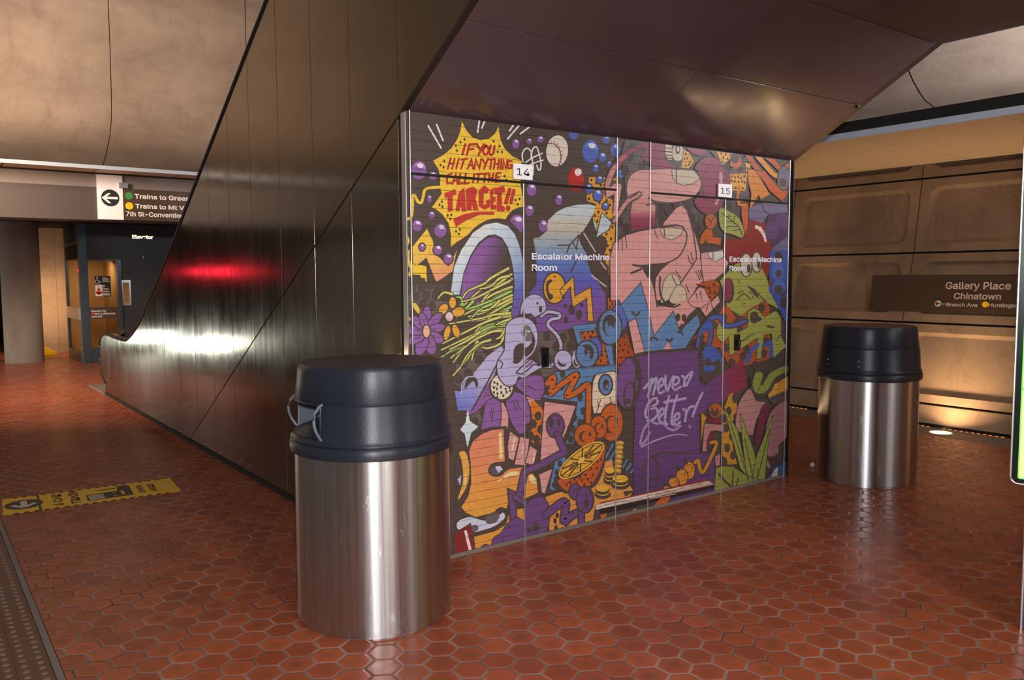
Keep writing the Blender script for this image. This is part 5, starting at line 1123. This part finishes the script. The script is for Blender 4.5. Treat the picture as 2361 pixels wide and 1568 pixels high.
for t in ('1230 450 1400 980', '1370 610 1450 980', '1610 520 1500 980', '1395 960 1410 1060', '1450 970 1440 1050', '1500 900 1490 1040'): st(K, 8, t, 0)
st(K, 26, '1130 960 1190 1030 1260 1090', 1, 20); st(K, 12, '1262 930 1252 1080'); st(K, 12, '1310 1000 1290 1085'); p(K, '1140 1130 1180 1090 1260 1080 1240 1120')
p((56, 92, 140), '1565 1030 1650 900 1720 860 1790 830 1790 1000'); p(CR, '1610 1010 1660 910 1690 890 1680 990'); e((56, 92, 140), 1705, 940, 14, 24)
# caterpillar
st(K, 54, '900 850 930 830 950 920 985 930 1060 780 1105 660 1050 660'); st((206, 132, 52), 32, '900 850 930 830 950 920 985 930 1060 780 1105 660 1050 660', 1, 26)
for cx, cy, rx, ry in ((845, 925, 50, 82), (775, 985, 54, 72), (697, 1035, 46, 42), (630, 1090, 30, 20)): e(K, cx, cy, rx+10, ry+10); e((208, 134, 52), cx, cy, rx, ry); st(K, 7, (cx+rx*.45, cy-ry*.55, cx+rx*.62, cy-ry*.1))
for x, y in ((810, 830), (738, 890), (675, 960), (610, 1040)): p(K, (x-20, y-35, x+20, y+10, x+18, y+40, x-8, y+30))
# scraped plank picture along the foot
p((150, 58, 40), '0 1225 300 1165 560 1105 860 1040 1000 1005 1030 1020 1085 1055 600 1170 0 1300', 0)
p((52, 40, 36), '0 1285 600 1160 1082 1062 1082 1095 700 1180 400 1250 200 1300 0 1335', 0)
g_([(214, 190, 172), (226, 208, 196), (176, 140, 120)], '-46 1250 0 1240 500 1132 1030 1022 1080 1056 600 1158 0 1286 -46 1296', (300, 1160), (320, 1240), 0, 2)
for x, y, l in ((40, 1248, 200), (200, 1230, 220), (420, 1170, 240), (620, 1130, 180), (760, 1090, 200), (120, 1262, 160), (520, 1160, 200), (860, 1074, 120)): st((120, 92, 78), 4, (x, y, x+l, y-l*.215), 0)
p((196, 92, 44), '500 1260 580 1180 665 1170 640 1230 560 1270'); p((206, 140, 60), '280 1330 320 1285 380 1300 380 1310'); p((206, 104, 56), '0 1345 60 1330 40 1400 0 1410'); st((206, 190, 180), 6, '470 1205 480 1190 720 1145', 0)

# ---- trim to the wall, link as one printed sheet
zt = SOF_Z-0.012; xa, xb = X0+0.012, XE+0.002
for co, no in (((xa, 0, 0), (-1, 0, 0)), ((xb, 0, 0), (1, 0, 0)), ((0, 0, 0.024), (0, 0, -1)), ((0, 0, zt), (0, 0, 1))):
    bmesh.ops.bisect_plane(mu.bm, geom=mu.bm.verts[:]+mu.bm.edges[:]+mu.bm.faces[:], plane_co=co, plane_no=no, clear_outer=True)
for f in mu.bm.faces:
    f.normal_update()
    if f.normal.y > 0: f.normal_flip()
bmesh.ops.triangulate(mu.bm, faces=mu.bm.faces[:])
org = Vector(((xa+xb)/2, Y0-0.002, 0.024))
for v in mu.bm.verts: v.co -= org
me = bpy.data.meshes.new('mural'); mu.bm.to_mesh(me); mu.bm.free(); me.materials.append(M['paint'])
mo = bpy.data.objects.new('mural', me); COL.objects.link(mo); mo.location = org
tag(mo, 'colourful graffiti mural of cartoon hands, bubbles and lettering covering the doors and wall', 'mural')
print('mural layers', mu.n, 'faces', len(me.polygons))
